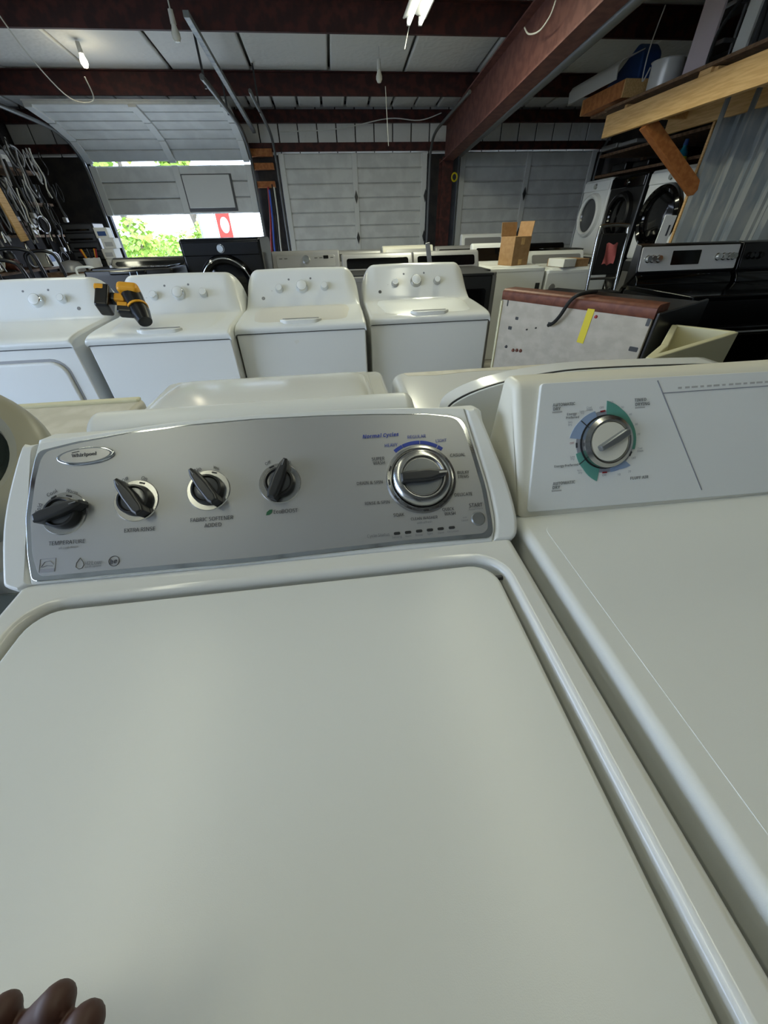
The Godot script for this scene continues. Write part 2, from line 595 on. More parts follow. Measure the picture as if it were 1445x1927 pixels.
func light_fixture(at: Vector3, energy: float, label: String, on: bool) -> void:
	var t := thing("fluorescent_light", label, "light", at, 0.0, "fluorescent ceiling lights")
	var g := G.new()
	g.push([Vector2(-0.11, 0.0), Vector2(-0.05, 0.07), Vector2(0.05, 0.07), Vector2(0.11, 0.0), Vector2(0.1, -0.005), Vector2(0.0, 0.025), Vector2(-0.1, -0.005)], FRONT(Vector3(0, 0.03, -1.2)), 0.0, 2.4)
	part(t, "housing", g, M.plastic)
	for s in [-1, 1]:
		var tube := G.new().cyl(Vector3(s * 0.055, 0.0, -1.17), Vector3(s * 0.055, 0.0, 1.17), 0.019, -1.0, 12)
		part(t, "lamp_tube", tube, M.tube_on if s > 0 or not M.has("tube_dim") else M.tube_dim)
		for e in [-1, 1]:
			part(t, "socket", G.new().rbox(Vector3(s * 0.055, 0.01, e * 1.185), Vector3(0.035, 0.055, 0.025), 0.004), M.plastic)
	for z in [-0.9, 0.9]:
		part(t, "chain", G.new().cyl(Vector3(0, 0.09, z), Vector3(0, 0.25, z), 0.004, -1.0, 6), M.track)
	area(Vector3(0, -0.03, 0), Vector2(0.16, 2.3), energy, Color(1.0, 1.0, 0.88), t)

# ---------- the building
func roof_y(z: float) -> float: return 2.79 + 0.075 * (z + 8.3)
const X0 := -4.6
const X1 := 5.0
const Z0 := -8.35
const Z1 := 4.2
func setting() -> void:
	struct("floor", G.new().box(Vector3((X0 + X1) / 2, -0.06, (Z0 + Z1) / 2), Vector3(X1 - X0 + 0.4, 0.12, Z1 - Z0 + 0.4)), M.concrete, "grey concrete shop floor")
	# ceiling: steel roof over insulation panels, purlins across and rafters along
	var c := struct_root("ceiling", Vector3(), "low metal roof with pale insulation between rust red beams")
	var tilt := Basis(Vector3(1, 0, 0), -atan(0.075))
	part(c, "roof_sheet", G.new().box(Vector3((X0 + X1) / 2, roof_y((Z0 + Z1) / 2) + 0.13, (Z0 + Z1) / 2), Vector3(X1 - X0 + 0.6, 0.05, Z1 - Z0 + 0.6), tilt), M.sheet)
	var bays := [-8.3, -7.1, -5.6, -4.1, -2.6, -1.1, 0.4, 1.9, 3.4, 4.3]
	for i in bays.size() - 1:
		var d: float = bays[i + 1] - bays[i]
		var zc: float = (bays[i] + bays[i + 1]) / 2
		var wide := 0.96 if i > 0 else 0.36
		var pm := G.new().rbox(Vector3(), Vector3(wide - 0.03, 0.05, d + 0.02), 0.022).mesh()
		var count := int(ceil((X1 - X0) / wide))
		for k in count:
			var o := part_mesh(c, "ceiling_panel", pm, M.insulation)
			o.transform = Transform3D(tilt, Vector3(X0 + wide * (k + 0.5), roof_y(zc) + 0.03 + rng.randf_range(-0.004, 0.004), zc))
	var purlin := G.new()
	purlin.push([Vector2(-0.035, 0.0), Vector2(0.0, 0.0), Vector2(0.0, 0.192), Vector2(0.05, 0.192), Vector2(0.05, 0.2), Vector2(-0.008, 0.2), Vector2(-0.008, 0.008), Vector2(-0.035, 0.008)], SIDE(Vector3(X1, 0, 0)), 0.0, X1 - X0)
	var pme := purlin.mesh()
	for i in range(1, bays.size()):
		var o := part_mesh(c, "purlin", pme, M.rust)
		o.position = Vector3(0, roof_y(bays[i]) - 0.2, bays[i])
	for xr in [2.05]:
		var r := G.new()
		var web := [Vector2(-8.2, 2.15), Vector2(-3.81, 2.47), Vector2(4.1, 3.16), Vector2(4.1, 3.5), Vector2(-8.2, roof_y(-8.2) - 0.2)]
		r.push(web, SIDE(Vector3(xr + 0.006, 0, 0)), 0.0, 0.012)
		r.push([Vector2(-8.2, 2.15), Vector2(-3.81, 2.47), Vector2(4.1, 3.16), Vector2(4.1, 3.145), Vector2(-3.81, 2.455), Vector2(-8.2, 2.135)], SIDE(Vector3(xr + 0.09, 0, 0)), 0.0, 0.18)
		r.push([Vector2(4.1, 3.5), Vector2(-8.2, roof_y(-8.2) - 0.2), Vector2(-8.2, roof_y(-8.2) - 0.215), Vector2(4.1, 3.485)], SIDE(Vector3(xr + 0.09, 0, 0)), 0.0, 0.18)
		part(c, "rafter", r, M.rust_light)
		var col := G.new().box(Vector3(xr, 1.1, -8.1), Vector3(0.012, 2.2, 0.22)).box(Vector3(xr, 1.1, -7.985), Vector3(0.18, 2.2, 0.014)).box(Vector3(xr, 1.1, -8.215), Vector3(0.18, 2.2, 0.014))
		part(c, "steel_column", col, M.rust)
		part(c, "flange_edge", G.new().tube([Vector3(xr + 0.13, 2.2, -7.7), Vector3(xr + 0.13, 2.43, -4.2), Vector3(xr + 0.13, 2.56, -2.4)], 0.042, 12), M.track, "grey tube added as the pale lower flange edge of the rafter")  # added tube stands in for the rafter's pale lower flange edge
	# far wall with three door openings
	var w := struct_root("wall_back", Vector3(), "far wall of ribbed metal above three garage doors")
	var low := G.new()
	for e in [[X0 - 0.2, -3.62], [-1.13, -0.62], [1.70, 2.41], [4.70, X1 + 0.2]]:
		low.box(Vector3((e[0] + e[1]) / 2, 1.15, Z0 - 0.06), Vector3(e[1] - e[0], 2.32, 0.08))
	part(w, "pier", low, M.dark_wall)
	part(w, "backing", G.new().box(Vector3((-1.1 + X1) / 2 + 0.1, 2.64, Z0 - 0.1), Vector3(X1 + 1.1 + 0.2, 0.90, 0.06)).box(Vector3((X0 - 1.1) / 2 - 0.1, 2.69, Z0 - 0.1), Vector3(-1.1 - X0 + 0.2, 0.80, 0.06)), M.dark_wall)
	var wp := G.new().rbox(Vector3(), Vector3(0.29, 0.56, 0.03), 0.012).mesh()
	var k := 0
	while X0 + 0.305 * k < X1:
		part_mesh(w, "wall_panel", wp, M.insulation).position = Vector3(X0 + 0.305 * (k + 0.5), 2.56, Z0 - 0.02)
		k += 1
	for e in [[2.63, 2.77, 0.08], [2.31, 2.41, 0.06]]:
		part(w, "girt", G.new().box(Vector3((X0 + X1) / 2, (e[0] + e[1]) / 2, Z0 + 0.05), Vector3(X1 - X0, e[1] - e[0], e[2])), M.rust)
	for e in [[-1.02, 2.30, 0.5, 0.06], [-0.96, 2.14, 0.36, 0.05], [-0.95, 1.92, 0.3, 0.05]]:
		part(w, "wood_block", G.new().rbox(Vector3(e[0], e[1], Z0 + 0.06), Vector3(e[2], e[3] + 0.03, 0.09), 0.004), M.wood_brown)
	# side walls
	var left := struct_root("wall_left", Vector3(), "dark side wall behind the cluttered shelves")
	part(left, "wall_sheet", G.new().box(Vector3(X0 - 0.06, 1.7, -5.4), Vector3(0.12, 3.9, 6.1)).box(Vector3(X0 - 0.06, 1.7, 3.7), Vector3(0.12, 3.9, 1.4)).box(Vector3(X0 - 0.06, 3.1, 0.3), Vector3(0.12, 1.0, 5.6)), M.dark_wall)
	for z in [-8.0, -6.6, -5.2, -3.8]:
		part(left, "stud", G.new().box(Vector3(X0 + 0.04, 1.4, z), Vector3(0.08, 2.8, 0.06)), M.dark_wall)
	var right := struct_root("wall_right", Vector3(), "dark outer wall behind the stacked machines")
	part(right, "outer_sheet", G.new().box(Vector3(X1 + 0.06, 1.7, (Z0 + Z1) / 2), Vector3(0.12, 3.9, Z1 - Z0 + 0.2)), M.dark_wall)
	var pts := []
	for i in 3:
		for e in [[0.0, 0.0], [0.05, 0.0], [0.10, 0.085], [0.155, 0.085], [0.205, 0.0], [0.25, 0.0], [0.262, 0.02], [0.278, 0.02], [0.29, 0.0]]:
			pts.append(Vector2(e[0] + i * 0.305, e[1]))
	pts.append(Vector2(0.93, 0.0))
	var back := pts.duplicate()
	back.reverse()
	for e in back: pts.append(e - Vector2(0, 0.004))
	var inner := struct_root("wall_side", Vector3(), "corrugated galvanized sheet wall beside the stoves")
	for i in 9:
		var sh := G.new().push(pts, Transform3D(Basis(Vector3(0, 0, 1), Vector3(-1, 0, 0), Vector3(0, 1, 0)), Vector3(3.76 + (i % 2) * 0.004, 0.0, -4.56 + i * 0.915)), 0.0, 2.75 + i * 0.06)
		part(inner, "corrugated_sheet", sh, M.galv)
	part(inner, "post", G.new().rbox(Vector3(3.78, 1.35, -4.595), Vector3(0.04, 2.7, 0.03), 0.004), M.wood)
	var fr := struct_root("wall_front", Vector3(), "pale wall behind the photographer")
	part(fr, "wall_sheet", G.new().box(Vector3((X0 + X1) / 2, 1.9, Z1 + 0.06), Vector3(X1 - X0 + 0.4, 4.2, 0.12)), M.door)
	# doors
	shut_door("door_1", -0.69, 1.77, "closed pale sectional garage door in the middle of the far wall")
	shut_door("door_2", 2.34, 4.77, "closed pale sectional garage door beside the stacked machines")
	open_door()

func hinge(parent: Node3D, at: Vector3) -> void:
	part(parent, "hinge", G.new().push([Vector2(-0.03, 0), Vector2(0, -0.09), Vector2(0.03, 0), Vector2(0, 0.09)], FRONT(at), 0.0, 0.02, 0.006), M.dark_grey)

func shut_door(called: String, a: float, b: float, label: String) -> void:
	var d := struct_root(called, Vector3((a + b) / 2, 0, -8.3), label)
	var wd := b - a
	var p := G.new().rbox(Vector3(), Vector3(wd, 0.178, 0.045), 0.014, Basis(), 2).box(Vector3(0, 0, -0.012), Vector3(wd, 0.19, 0.012)).mesh()
	for i in 12:
		part_mesh(d, "door_panel", p, M.door).position = Vector3(0, 2.29 - 0.187 * (i + 0.5), 0)
	for x in [-wd / 2 + 0.05, 0.0, wd / 2 - 0.05]:
		part(d, "stile", G.new().rbox(Vector3(x, 1.145, 0.03), Vector3(0.085, 2.28, 0.03), 0.006), M.door_frame)
	for y in [1.74, 1.18, 0.6]:
		for x in [0.0, wd / 2 - 0.02]:
			hinge(d, Vector3(x, y, 0.045))
	for s in [-1.0, 1.0]:
		var x: float = s * (wd / 2 + 0.03)
		part(d, "track", G.new().tube(curve([Vector3(x, 0, 0.07), Vector3(x, 1.2, 0.07), Vector3(x, 2.1, 0.07), Vector3(x, 2.34, 0.16), Vector3(x, 2.46, 0.4), Vector3(x, 2.5, 1.0), Vector3(x, 2.54, 2.1)], 5), 0.02, 6), M.track)

func open_door() -> void:
	var d := struct_root("door_3", Vector3(-2.375, 0, -8.3), "pale sectional garage door rolled half way up")
	var wd := 2.47
	for e in [[1.565, 1.77], [1.77, 1.97], [1.97, 2.165]]:
		part(d, "door_panel", G.new().rbox(Vector3(0, (e[0] + e[1]) / 2, 0), Vector3(wd, e[1] - e[0] - 0.01, 0.045), 0.014, Basis(), 2).box(Vector3(0, (e[0] + e[1]) / 2, -0.012), Vector3(wd, e[1] - e[0] + 0.003, 0.012)), M.door)
	var path := [Vector2(0.03, 2.215), Vector2(0.15, 2.34), Vector2(0.32, 2.435), Vector2(0.52, 2.50), Vector2(0.73, 2.555), Vector2(0.95, 2.60), Vector2(1.17, 2.63)]
	for i in path.size() - 1:
		var a: Vector2 = path[i]
		var b: Vector2 = path[i + 1]
		var ang := atan2(b.x - a.x, b.y - a.y)
		part(d, "door_panel", G.new().rbox(Vector3(0, (a.y + b.y) / 2, (a.x + b.x) / 2), Vector3(wd, a.distance_to(b) - 0.012, 0.045), 0.014, Basis(Vector3(1, 0, 0), ang), 2).box(Vector3(0, (a.y + b.y) / 2, (a.x + b.x) / 2) + Basis(Vector3(1, 0, 0), ang) * Vector3(0, 0, -0.015), Vector3(wd, a.distance_to(b) + 0.012, 0.012), Basis(Vector3(1, 0, 0), ang)), M.door)
	for x in [-wd / 2 + 0.05, 0.05, wd / 2 - 0.05]:
		part(d, "stile", G.new().rbox(Vector3(x, 1.865, 0.03), Vector3(0.10, 0.6, 0.03), 0.006), M.door_frame)
		for i in [0, 2, 4]:
			var a: Vector2 = path[i]
			var b: Vector2 = path[i + 2]
			var ang := atan2(b.x - a.x, b.y - a.y)
			var bs := Basis(Vector3(1, 0, 0), ang)
			part(d, "stile", G.new().rbox(Vector3(x, (a.y + b.y) / 2, (a.x + b.x) / 2) + bs * Vector3(0, 0, 0.03), Vector3(0.10, a.distance_to(b) - 0.02, 0.03), 0.006, bs), M.door_frame)
	for s in [-1.0, 1.0]:
		var x: float = s * (wd / 2 + 0.03)
		part(d, "track", G.new().tube(curve([Vector3(x, 0, 0.07), Vector3(x, 1.2, 0.07), Vector3(x, 2.05, 0.07), Vector3(x, 2.28, 0.16), Vector3(x, 2.43, 0.4), Vector3(x, 2.5, 0.9), Vector3(x, 2.53, 2.6)], 5), 0.025, 6), M.track)
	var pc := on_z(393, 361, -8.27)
	part(d, "patch_shadow_border", G.new().rbox(Vector3(pc.x + 2.375, pc.y - 0.015, 0.025), Vector3(0.82, 0.47, 0.02), 0.004), M.dark_grey)  # dark border plate, wider left and below as the board's painted shadow
	part(d, "patch_board", G.new().rbox(Vector3(pc.x + 2.375 + 0.01, pc.y, 0.045), Vector3(0.74, 0.41, 0.03), 0.006), M.door_frame, "pale board patched onto the door")

# ---------- near washer and dryer
func gw(t: Node3D) -> G:
	var g := G.new()
	g.x = t.global_transform.affine_inverse()
	return g
func face_at(o: Vector3, top: Vector3) -> Transform3D:
	var y := (top - o).normalized()
	return Transform3D(Basis(Vector3(1, 0, 0), y, Vector3(1, 0, 0).cross(y)), o)
func on_face_all(pts: Array, f: Transform3D) -> Array:
	var o := []
	for e in pts: o.append(on_face(e[0], e[1], f))
	return o
func smooth2(p: Array, k := 3) -> Array:
	var o := []
	for i in p.size() - 1:
		var a: Vector2 = p[maxi(i - 1, 0)]
		var d: Vector2 = p[mini(i + 2, p.size() - 1)]
		for j in k: o.append(p[i].cubic_interpolate(p[i + 1], a, d, float(j) / k))
	o.append(p[p.size() - 1])
	return o
func sector(r0: float, r1s: Array, a0: float, a1: float, k := 14) -> Array:
	var p := []
	for i in k + 1:
		var t := float(i) / k
		var s := t * (r1s.size() - 1)
		var q := mini(int(s), r1s.size() - 2)
		p.append(Vector2.from_angle(deg_to_rad(lerpf(a0, a1, t))) * lerpf(r1s[q], r1s[q + 1], s - q))
	for i in k + 1:
		p.append(Vector2.from_angle(deg_to_rad(lerpf(a1, a0, float(i) / k))) * r0)
	return p
func at_face(f: Transform3D, c: Vector2, turn := 0.0, high := 0.0) -> Transform3D:
	return f * Transform3D(Basis(Vector3(0, 0, 1), deg_to_rad(turn)), Vector3(c.x, c.y, high))

func near_machines() -> void:
	var t := thing("top_load_washer", "white top-load washer with brushed silver console of four small knobs and one large dial", "washing machine", Vector3(-0.1125, 0, -0.2))
	part(t, "body", gw(t).rbox(Vector3(-0.1125, 0.44, -0.205), Vector3(0.685, 0.86, 0.745), 0.012), M.enamel)
	var u := soft([Vector2(-0.457, -0.17), Vector2(-0.457, 0.58), Vector2(0.232, 0.58), Vector2(0.232, -0.17), Vector2(0.195, -0.17)], 0.012, 2)
	u = [Vector2(-0.457, -0.17), Vector2(-0.457, 0.58), Vector2(0.232, 0.58), Vector2(0.232, -0.17), Vector2(0.196, -0.17)]
	for i in 7:
		var a := PI / 2 * i / 6
		u.append(Vector2(0.196 - 0.04 + 0.04 * cos(a), 0.345 - 0.04 + 0.04 * sin(a)))
	for i in 7:
		var a := PI / 2 * (1.0 + i / 6.0)
		u.append(Vector2(-0.419 + 0.04 + 0.04 * cos(a), 0.345 - 0.04 + 0.04 * sin(a)))
	u.append(Vector2(-0.419, -0.17))
	part(t, "deck", gw(t).push(u, FLAT(), 0.862, 0.918, 0.011, 4), M.gloss)
	var lid := part(t, "lid", gw(t).push(rrect(0.598, 0.50, 0.036, 6, -0.1125, 0.0865), FLAT(), 0.884, 0.9155, 0.006, 4), M.lid)
	for e in [[50, 1166], [941, 1087]]:
		var p := on_y(e[0], e[1], 0.905)
		part(lid, "hinge_pin", gw(t).cyl(p + Vector3(-0.006, 0, 0), p + Vector3(0.006, 0, 0), 0.0035, -1.0, 12).ball(p, Vector3(0.003, 0.003, 0.003), 8), M.dark_grey)
	# console
	var F := face_at(Vector3(0, 0.922, -0.378), Vector3(0, 1.053, -0.53))
	var lseam := smooth2(on_face_all([[72, 833], [52, 905], [45, 981], [48, 1045], [57, 1101]], F))
	var rseam := smooth2(on_face_all([[873, 767], [900, 853], [919, 916], [931.5, 981], [927, 1020]], F))
	var lout := smooth2(on_face_all([[33, 1115], [7, 1106], [2, 1085], [2, 1000], [14, 925], [38, 841], [52, 836]], F))
	var rout := smooth2(on_face_all([[884, 768], [900, 772], [930, 840], [957, 909], [973, 968], [974, 1003], [964, 1017]], F))
	var topr := smooth2(on_face_all([[80, 831], [200, 812], [300, 797], [400, 786], [500, 778], [600, 772], [700, 768], [800, 766], [870, 767]], F))
	var con := part(t, "console", gw(t).push([Vector2(-0.395, 0.90), Vector2(-0.39, 0.925), Vector2(-0.542, 1.055), Vector2(-0.57, 1.05), Vector2(-0.58, 0.90)], SIDE(Vector3(0.222, 0, 0)), 0.0, 0.676, 0.01, 3, 0.01), M.plastic)
	var lc := lout.duplicate()
	lc.append_array(lseam)
	part(con, "end_cap", gw(t).push(lc, F, -0.03, 0.001, 0.007, 3), M.plastic)
	var rc := rout.duplicate()
	var rs := rseam.duplicate()
	rs.reverse()
	rc.append_array(rs)
	part(con, "end_cap", gw(t).push(rc, F, -0.03, 0.001, 0.007, 3), M.plastic)
	var mid := topr.duplicate()
	mid.append_array(rseam)
	var ls := lseam.duplicate()
	ls.reverse()
	mid.append_array(ls)
	part(con, "console_frame", gw(t).push(mid, F, -0.03, 0.0, 0.003, 2), M.plastic)
	var bez := on_face_all([[76, 848], [150, 830], [250, 812], [346, 800], [480, 788], [600, 782], [700, 779], [808, 779], [850, 782], [868, 788], [880, 805], [895, 853], [914, 916], [926, 981], [928, 1003], [921, 1014], [764, 1026], [480, 1059], [200, 1085], [72, 1096], [60, 1092], [52, 1043], [49, 975], [59, 901], [67, 862]], F)
	part(t, "chrome_bezel", gw(t).push(soft(bez, 0.006, 2), F, -0.004, 0.0022, 0.002, 2), M.chrome, "chrome bezel")
	var pan := on_face_all([[90, 850], [150, 835], [250, 816], [346, 803.5], [480, 791], [600, 785], [700, 782], [808, 782], [846, 785], [860, 791], [871, 808], [886, 853], [905, 916], [917, 981], [917, 996], [909, 1004], [764, 1017], [480, 1049], [200, 1074], [84, 1085], [74, 1080], [63, 1043], [60, 975], [69, 905], [79, 866]], F)
	var face := part(t, "console_panel", gw(t).push(soft(pan, 0.006, 2), F, -0.002, 0.0026, 0.0004, 1), M.silver, "brushed silver panel")
	F.origin += F.basis.z * 0.0026
	# badge
	var bc := on_face(163, 858.5, F)
	var badge := part(t, "badge", gw(t).push(oval(0.0395, 0.0135, 36), at_face(F, bc, 2.0), 0.0, 0.003, 0.0024, 4), M.chrome, "oval chrome badge")
	part(badge, "badge_plate", gw(t).push(oval(0.034, 0.0105, 32), at_face(F, bc, 2.0), 0.0, 0.0035, 0.0004, 1), M.satin)
	words_at(badge, F, "Whirlpool", bc + Vector2(-0.001, 0.0005), 0.034, M.ink, 2.0, font(true, false, "Droid Serif"), 0.0, 0.004)
	part(badge, "swoosh", gw(t).push([Vector2(-0.018, 0.006), Vector2(-0.008, 0.0075), Vector2(-0.007, 0.007), Vector2(-0.017, 0.0052)], at_face(F, bc, 2.0), 0.003, 0.004), M.ink)
	# small knobs: plate centre, turn of the pointer
	for e in [[121.4, 966.0, 18.0, "temperature"], [257.0, 942.0, 124.0, "rinse"], [392.7, 922.4, 124.0, "softener"], [527.0, 909.0, 68.0, "boost"]]:
		var c := on_face(e[0], e[1], F)
		var k := part(t, "knob_plate", gw(t).lathe([Vector2(0, 0.0012), Vector2(0.0295, 0.0012), Vector2(0.0305, 0.0)], at_face(F, c), 40), M.steel)
		k = part(t, "knob", gw(t).lathe([Vector2(0.0, 0.0085), Vector2(0.0165, 0.0085), Vector2(0.0185, 0.0115), Vector2(0.021, 0.011), Vector2(0.0228, 0.0)], at_face(F, c), 36), M.knob)
		part(k, "knob_face", gw(t).lathe([Vector2(0, 0.0095), Vector2(0.012, 0.0095), Vector2(0.016, 0.009), Vector2(0.0162, 0.007)], at_face(F, c), 28), M.knob_grey)
		var blade := [Vector2(0.034, 0.0025), Vector2(0.034, -0.0025), Vector2(0.024, -0.0062), Vector2(0.004, -0.0085), Vector2(-0.02, -0.0082), Vector2(-0.028, -0.0055), Vector2(-0.028, 0.0055), Vector2(-0.02, 0.0082), Vector2(0.004, 0.0085), Vector2(0.024, 0.0062)]
		part(k, "pointer", gw(t).push(blade, at_face(F, c, e[2]), 0.002, 0.021, 0.0045, 3), M.knob)
		part(k, "pointer_mark", gw(t).box(at_face(F, c, e[2]) * Vector3(0.026, 0, 0.0206), Vector3(0.009, 0.0014, 0.002), at_face(F, c, e[2]).basis), M.faint)
	# main dial
	var dc := on_face(792.5, 901.0, F)
	var ring := part(t, "dial_ring", gw(t).lathe([Vector2(0.0455, 0.004), Vector2(0.048, 0.0052), Vector2(0.0515, 0.0042), Vector2(0.0535, 0.0)], at_face(F, dc), 56), M.steel)
	for a in [158.0, 183.0, 213.0, 241.0, 270.0, 300.0, 329.0, 358.0, 30.0]:
		part(ring, "cycle_mark", gw(t).rbox(at_face(F, dc, a) * Vector3(0.0495, 0, 0.005), Vector3(0.0024, 0.0085, 0.0016), 0.0006, at_face(F, dc, a).basis), M.knob)
	part(ring, "dial_gap", gw(t).lathe([Vector2(0.043, 0.0015), Vector2(0.0462, 0.0015), Vector2(0.0463, 0.0)], at_face(F, dc), 48), M.rubber)
	var dial := part(t, "dial", gw(t).lathe([Vector2(0.0, 0.0125), Vector2(0.029, 0.0125), Vector2(0.0315, 0.0155), Vector2(0.034, 0.0158), Vector2(0.0425, 0.011), Vector2(0.0438, 0.008), Vector2(0.0438, 0.0)], at_face(F, dc), 56), M.steel)
	part(dial, "dial_face", gw(t).lathe([Vector2(0, 0.0136), Vector2(0.0275, 0.0136), Vector2(0.0285, 0.012)], at_face(F, dc), 40), M.dial_grey)
	part(dial, "pointer", gw(t).push(soft([Vector2(0.034, 0.0035), Vector2(0.034, -0.0035), Vector2(0.01, -0.0095), Vector2(-0.025, -0.0085), Vector2(-0.0335, -0.0075), Vector2(-0.0335, 0.0065), Vector2(-0.025, 0.0085), Vector2(0.01, 0.0085)], 0.002, 2), at_face(F, dc, 2.0), 0.008, 0.0245, 0.004, 3), M.knob)
	part(dial, "pointer_mark", gw(t).push(rrect(0.012, 0.0026, 0.001, 2, 0.0285, 0.0), at_face(F, dc, 2.0), 0.024, 0.0249), M.satin)
	for e in [[58.0, 84.5], [85.5, 112.0], [113.0, 127.0], [49.0, 57.0]]:
		part(face, "cycle_arc", gw(t).push(sector(0.0555, [0.061, 0.061], e[0], e[1], 6), at_face(F, dc), 0.0, 0.0008), M.blue_ink)
	# print
	for e in [["TEMPERATURE", 127, 1020.6, 68, 5], ["EXTRA RINSE", 263.8, 996.7, 58, 4], ["FABRIC SOFTENER", 399.3, 976.4, 80, 4], ["ADDED", 401, 988, 32, 4], ["EcoBOOST", 538, 962, 45, 4],
			["SUPER", 711.5, 863.6, 24, 2], ["WASH", 713, 871.3, 22, 2], ["DRAIN & SPIN", 695.7, 908.7, 48, 2], ["RINSE & SPIN", 709.8, 946.3, 46, 2], ["SOAK", 750.3, 969, 20, 2],
			["CLEAN WASHER", 798, 975, 50, 2], ["QUICK", 843, 959, 22, 2], ["WASH", 846, 966.5, 21, 2], ["DELICATE", 871.7, 930.5, 33, 2], ["BULKY", 871.5, 889, 22, 2], ["ITEMS", 871.7, 897, 20, 2], ["CASUAL", 861, 856.4, 28, 2], ["START", 895, 950.5, 25, 2]]:
		words(face, F, e[0], e[1], e[2], e[3], M.ink, -1.0)
	for e in [["Cold", 74, 957, 20, 72], ["Cool", 98.5, 928, 19, 28], ["Warm", 136.5, 925.5, 23, -22], ["Hot", 163.5, 950, 15, -72], ["Off", 236.5, 902.5, 12, 24], ["On", 272.5, 900.5, 11, -20], ["No", 373, 884, 12, 20], ["Yes", 407, 881, 12, -20], ["Off", 504.4, 871.5, 11, 24], ["On", 541.5, 868.4, 11, -22]]:
		words(face, F, e[0], e[1], e[2], e[3], M.ink, e[4])
	words(face, F, "Normal Cycles", 716.4, 820.7, 67, M.blue_ink, 0.0, font(true), 0.2)
	for e in [["HEAVY", 736, 838, 24], ["REGULAR", 784, 822, 34], ["LIGHT", 830, 829.4, 20]]:
		words(face, F, e[0], e[1], e[2], e[3], M.blue_ink, 0.0)
	for e in [["all cold rinses", 130, 1030, 37], ["H2Low", 176, 1059, 31], ["wash system", 176, 1066, 30], ["Cycle Status", 712, 1008, 42], ["with affresh", 798.4, 983, 28], ["Pause/Unlock", 895, 957.5, 26], ["Hold", 874, 974, 7], ["Cancel", 874, 979, 12], ["Sensing", 747, 1011, 18], ["Wash", 768, 1009, 11], ["Rinse", 788.5, 1007, 13], ["Spin", 809, 1005, 10], ["Done", 829.5, 1002.5, 11], ["Lid Locked", 852, 1000, 20]]:
		words(face, F, e[0], e[1], e[2], e[3], M.faint, 0.0)
	words(face, F, "he", 214.5, 1056, 13, M.ink, 8.0, font(true), 0.3)
	part(face, "emblem", gw(t).ring(F * Vector3(on_face(214.8, 1055.8, F).x, on_face(214.8, 1055.8, F).y, 0.0004), F.basis.z, 0.0068, 0.00035, 28, 6), M.ink)
	var dp := on_face(150.5, 1061, F)
	part(face, "emblem", gw(t).tube([at_face(F, dp) * Vector3(0, 0.008, 0.0003), at_face(F, dp) * Vector3(0.004, 0.002, 0.0003), at_face(F, dp) * Vector3(0.005, -0.002, 0.0003), at_face(F, dp) * Vector3(0.003, -0.006, 0.0003), at_face(F, dp) * Vector3(-0.001, -0.007, 0.0003), at_face(F, dp) * Vector3(-0.005, -0.004, 0.0003), at_face(F, dp) * Vector3(-0.0045, 0.0015, 0.0003)], 0.0005, 6, true), M.faint)
	var ep := on_face(89.5, 1064, F)
	var er := at_face(F, ep, -1.0)
	part(face, "emblem", gw(t).tube([er * Vector3(-0.0098, -0.009, 0.0002), er * Vector3(0.0098, -0.009, 0.0002), er * Vector3(0.0098, 0.009, 0.0002), er * Vector3(-0.0098, 0.009, 0.0002)], 0.0004, 6, true).push(rrect(0.0185, 0.0042, 0.0005, 2, 0.0, -0.0065), er, 0.0, 0.0004).tube([er * Vector3(-0.008, -0.002, 0.0003), er * Vector3(-0.004, 0.005, 0.0003), er * Vector3(0.003, 0.006, 0.0003), er * Vector3(0.0075, 0.001, 0.0003)], 0.0004, 6).tube([er * Vector3(-0.007, -0.002, 0.0003), er * Vector3(-0.001, 0.0, 0.0003), er * Vector3(0.0065, -0.0015, 0.0003)], 0.0005, 6), M.grey_ink)
	var lp := at_face(F, on_face(506.5, 964.5, F), 40.0)
	part(face, "emblem", gw(t).push([Vector2(-0.006, 0), Vector2(-0.002, 0.0028), Vector2(0.003, 0.0026), Vector2(0.0062, 0.0), Vector2(0.003, -0.0026), Vector2(-0.002, -0.0028)], lp, 0.0, 0.0005), M.leaf_ink)
	for e in [[[243, 0], 0]]: pass
	for e in [[85, 956.5, 80.0], [102.5, 936, 30.0], [131, 933.5, -18.0], [268.5, 909.5, -16.0], [404, 890, -14.0], [511.5, 879, 22.0]]:
		var c := at_face(F, on_face(e[0], e[1], F), e[2])
		part(face, "position_mark", gw(t).rbox(c * Vector3(0, 0, 0.0014), Vector3(0.0075, 0.0024, 0.0012), 0.0005, c.basis), M.knob)
	for e in [[747, 1003.8], [767.7, 1001.8], [788.5, 999.3], [808.8, 997.2], [829, 995], [850, 992.8]]:
		var c := at_face(F, on_face(e[0], e[1], F))
		part(face, "status_light", gw(t).push(rrect(0.0095, 0.0042, 0.0018, 3), c, 0.0, 0.0008, 0.0003, 1), M.knob)
	var sc := on_face(899.7, 976, F)
	part(face, "start_button", gw(t).lathe([Vector2(0, 0.0014), Vector2(0.009, 0.0016), Vector2(0.0108, 0.0)], at_face(F, sc), 32), M.dial_grey)

	# dryer beside it
	t = thing("dryer", "white dryer with flat white console and one silver dial ringed by teal arcs", "dryer", Vector3(0.62, 0, -0.22))
	part(t, "body", gw(t).rbox(Vector3(0.62, 0.44, -0.235), Vector3(0.735, 0.86, 0.72), 0.012), M.enamel)
	part(t, "top", gw(t).push(rrect(0.742, 0.735, 0.024, 4, 0.623, 0.2285), FLAT(), 0.86, 0.92, 0.015, 5), M.dryer_top)
	part(t, "raised_panel", gw(t).push(rrect(0.668, 0.52, 0.02, 4, 0.622, 0.138), FLAT(), 0.91, 0.9205, 0.0005, 1), M.dryer_top)
	F = face_at(Vector3(0, 0.925, -0.42), Vector3(0, 1.1, -0.52))
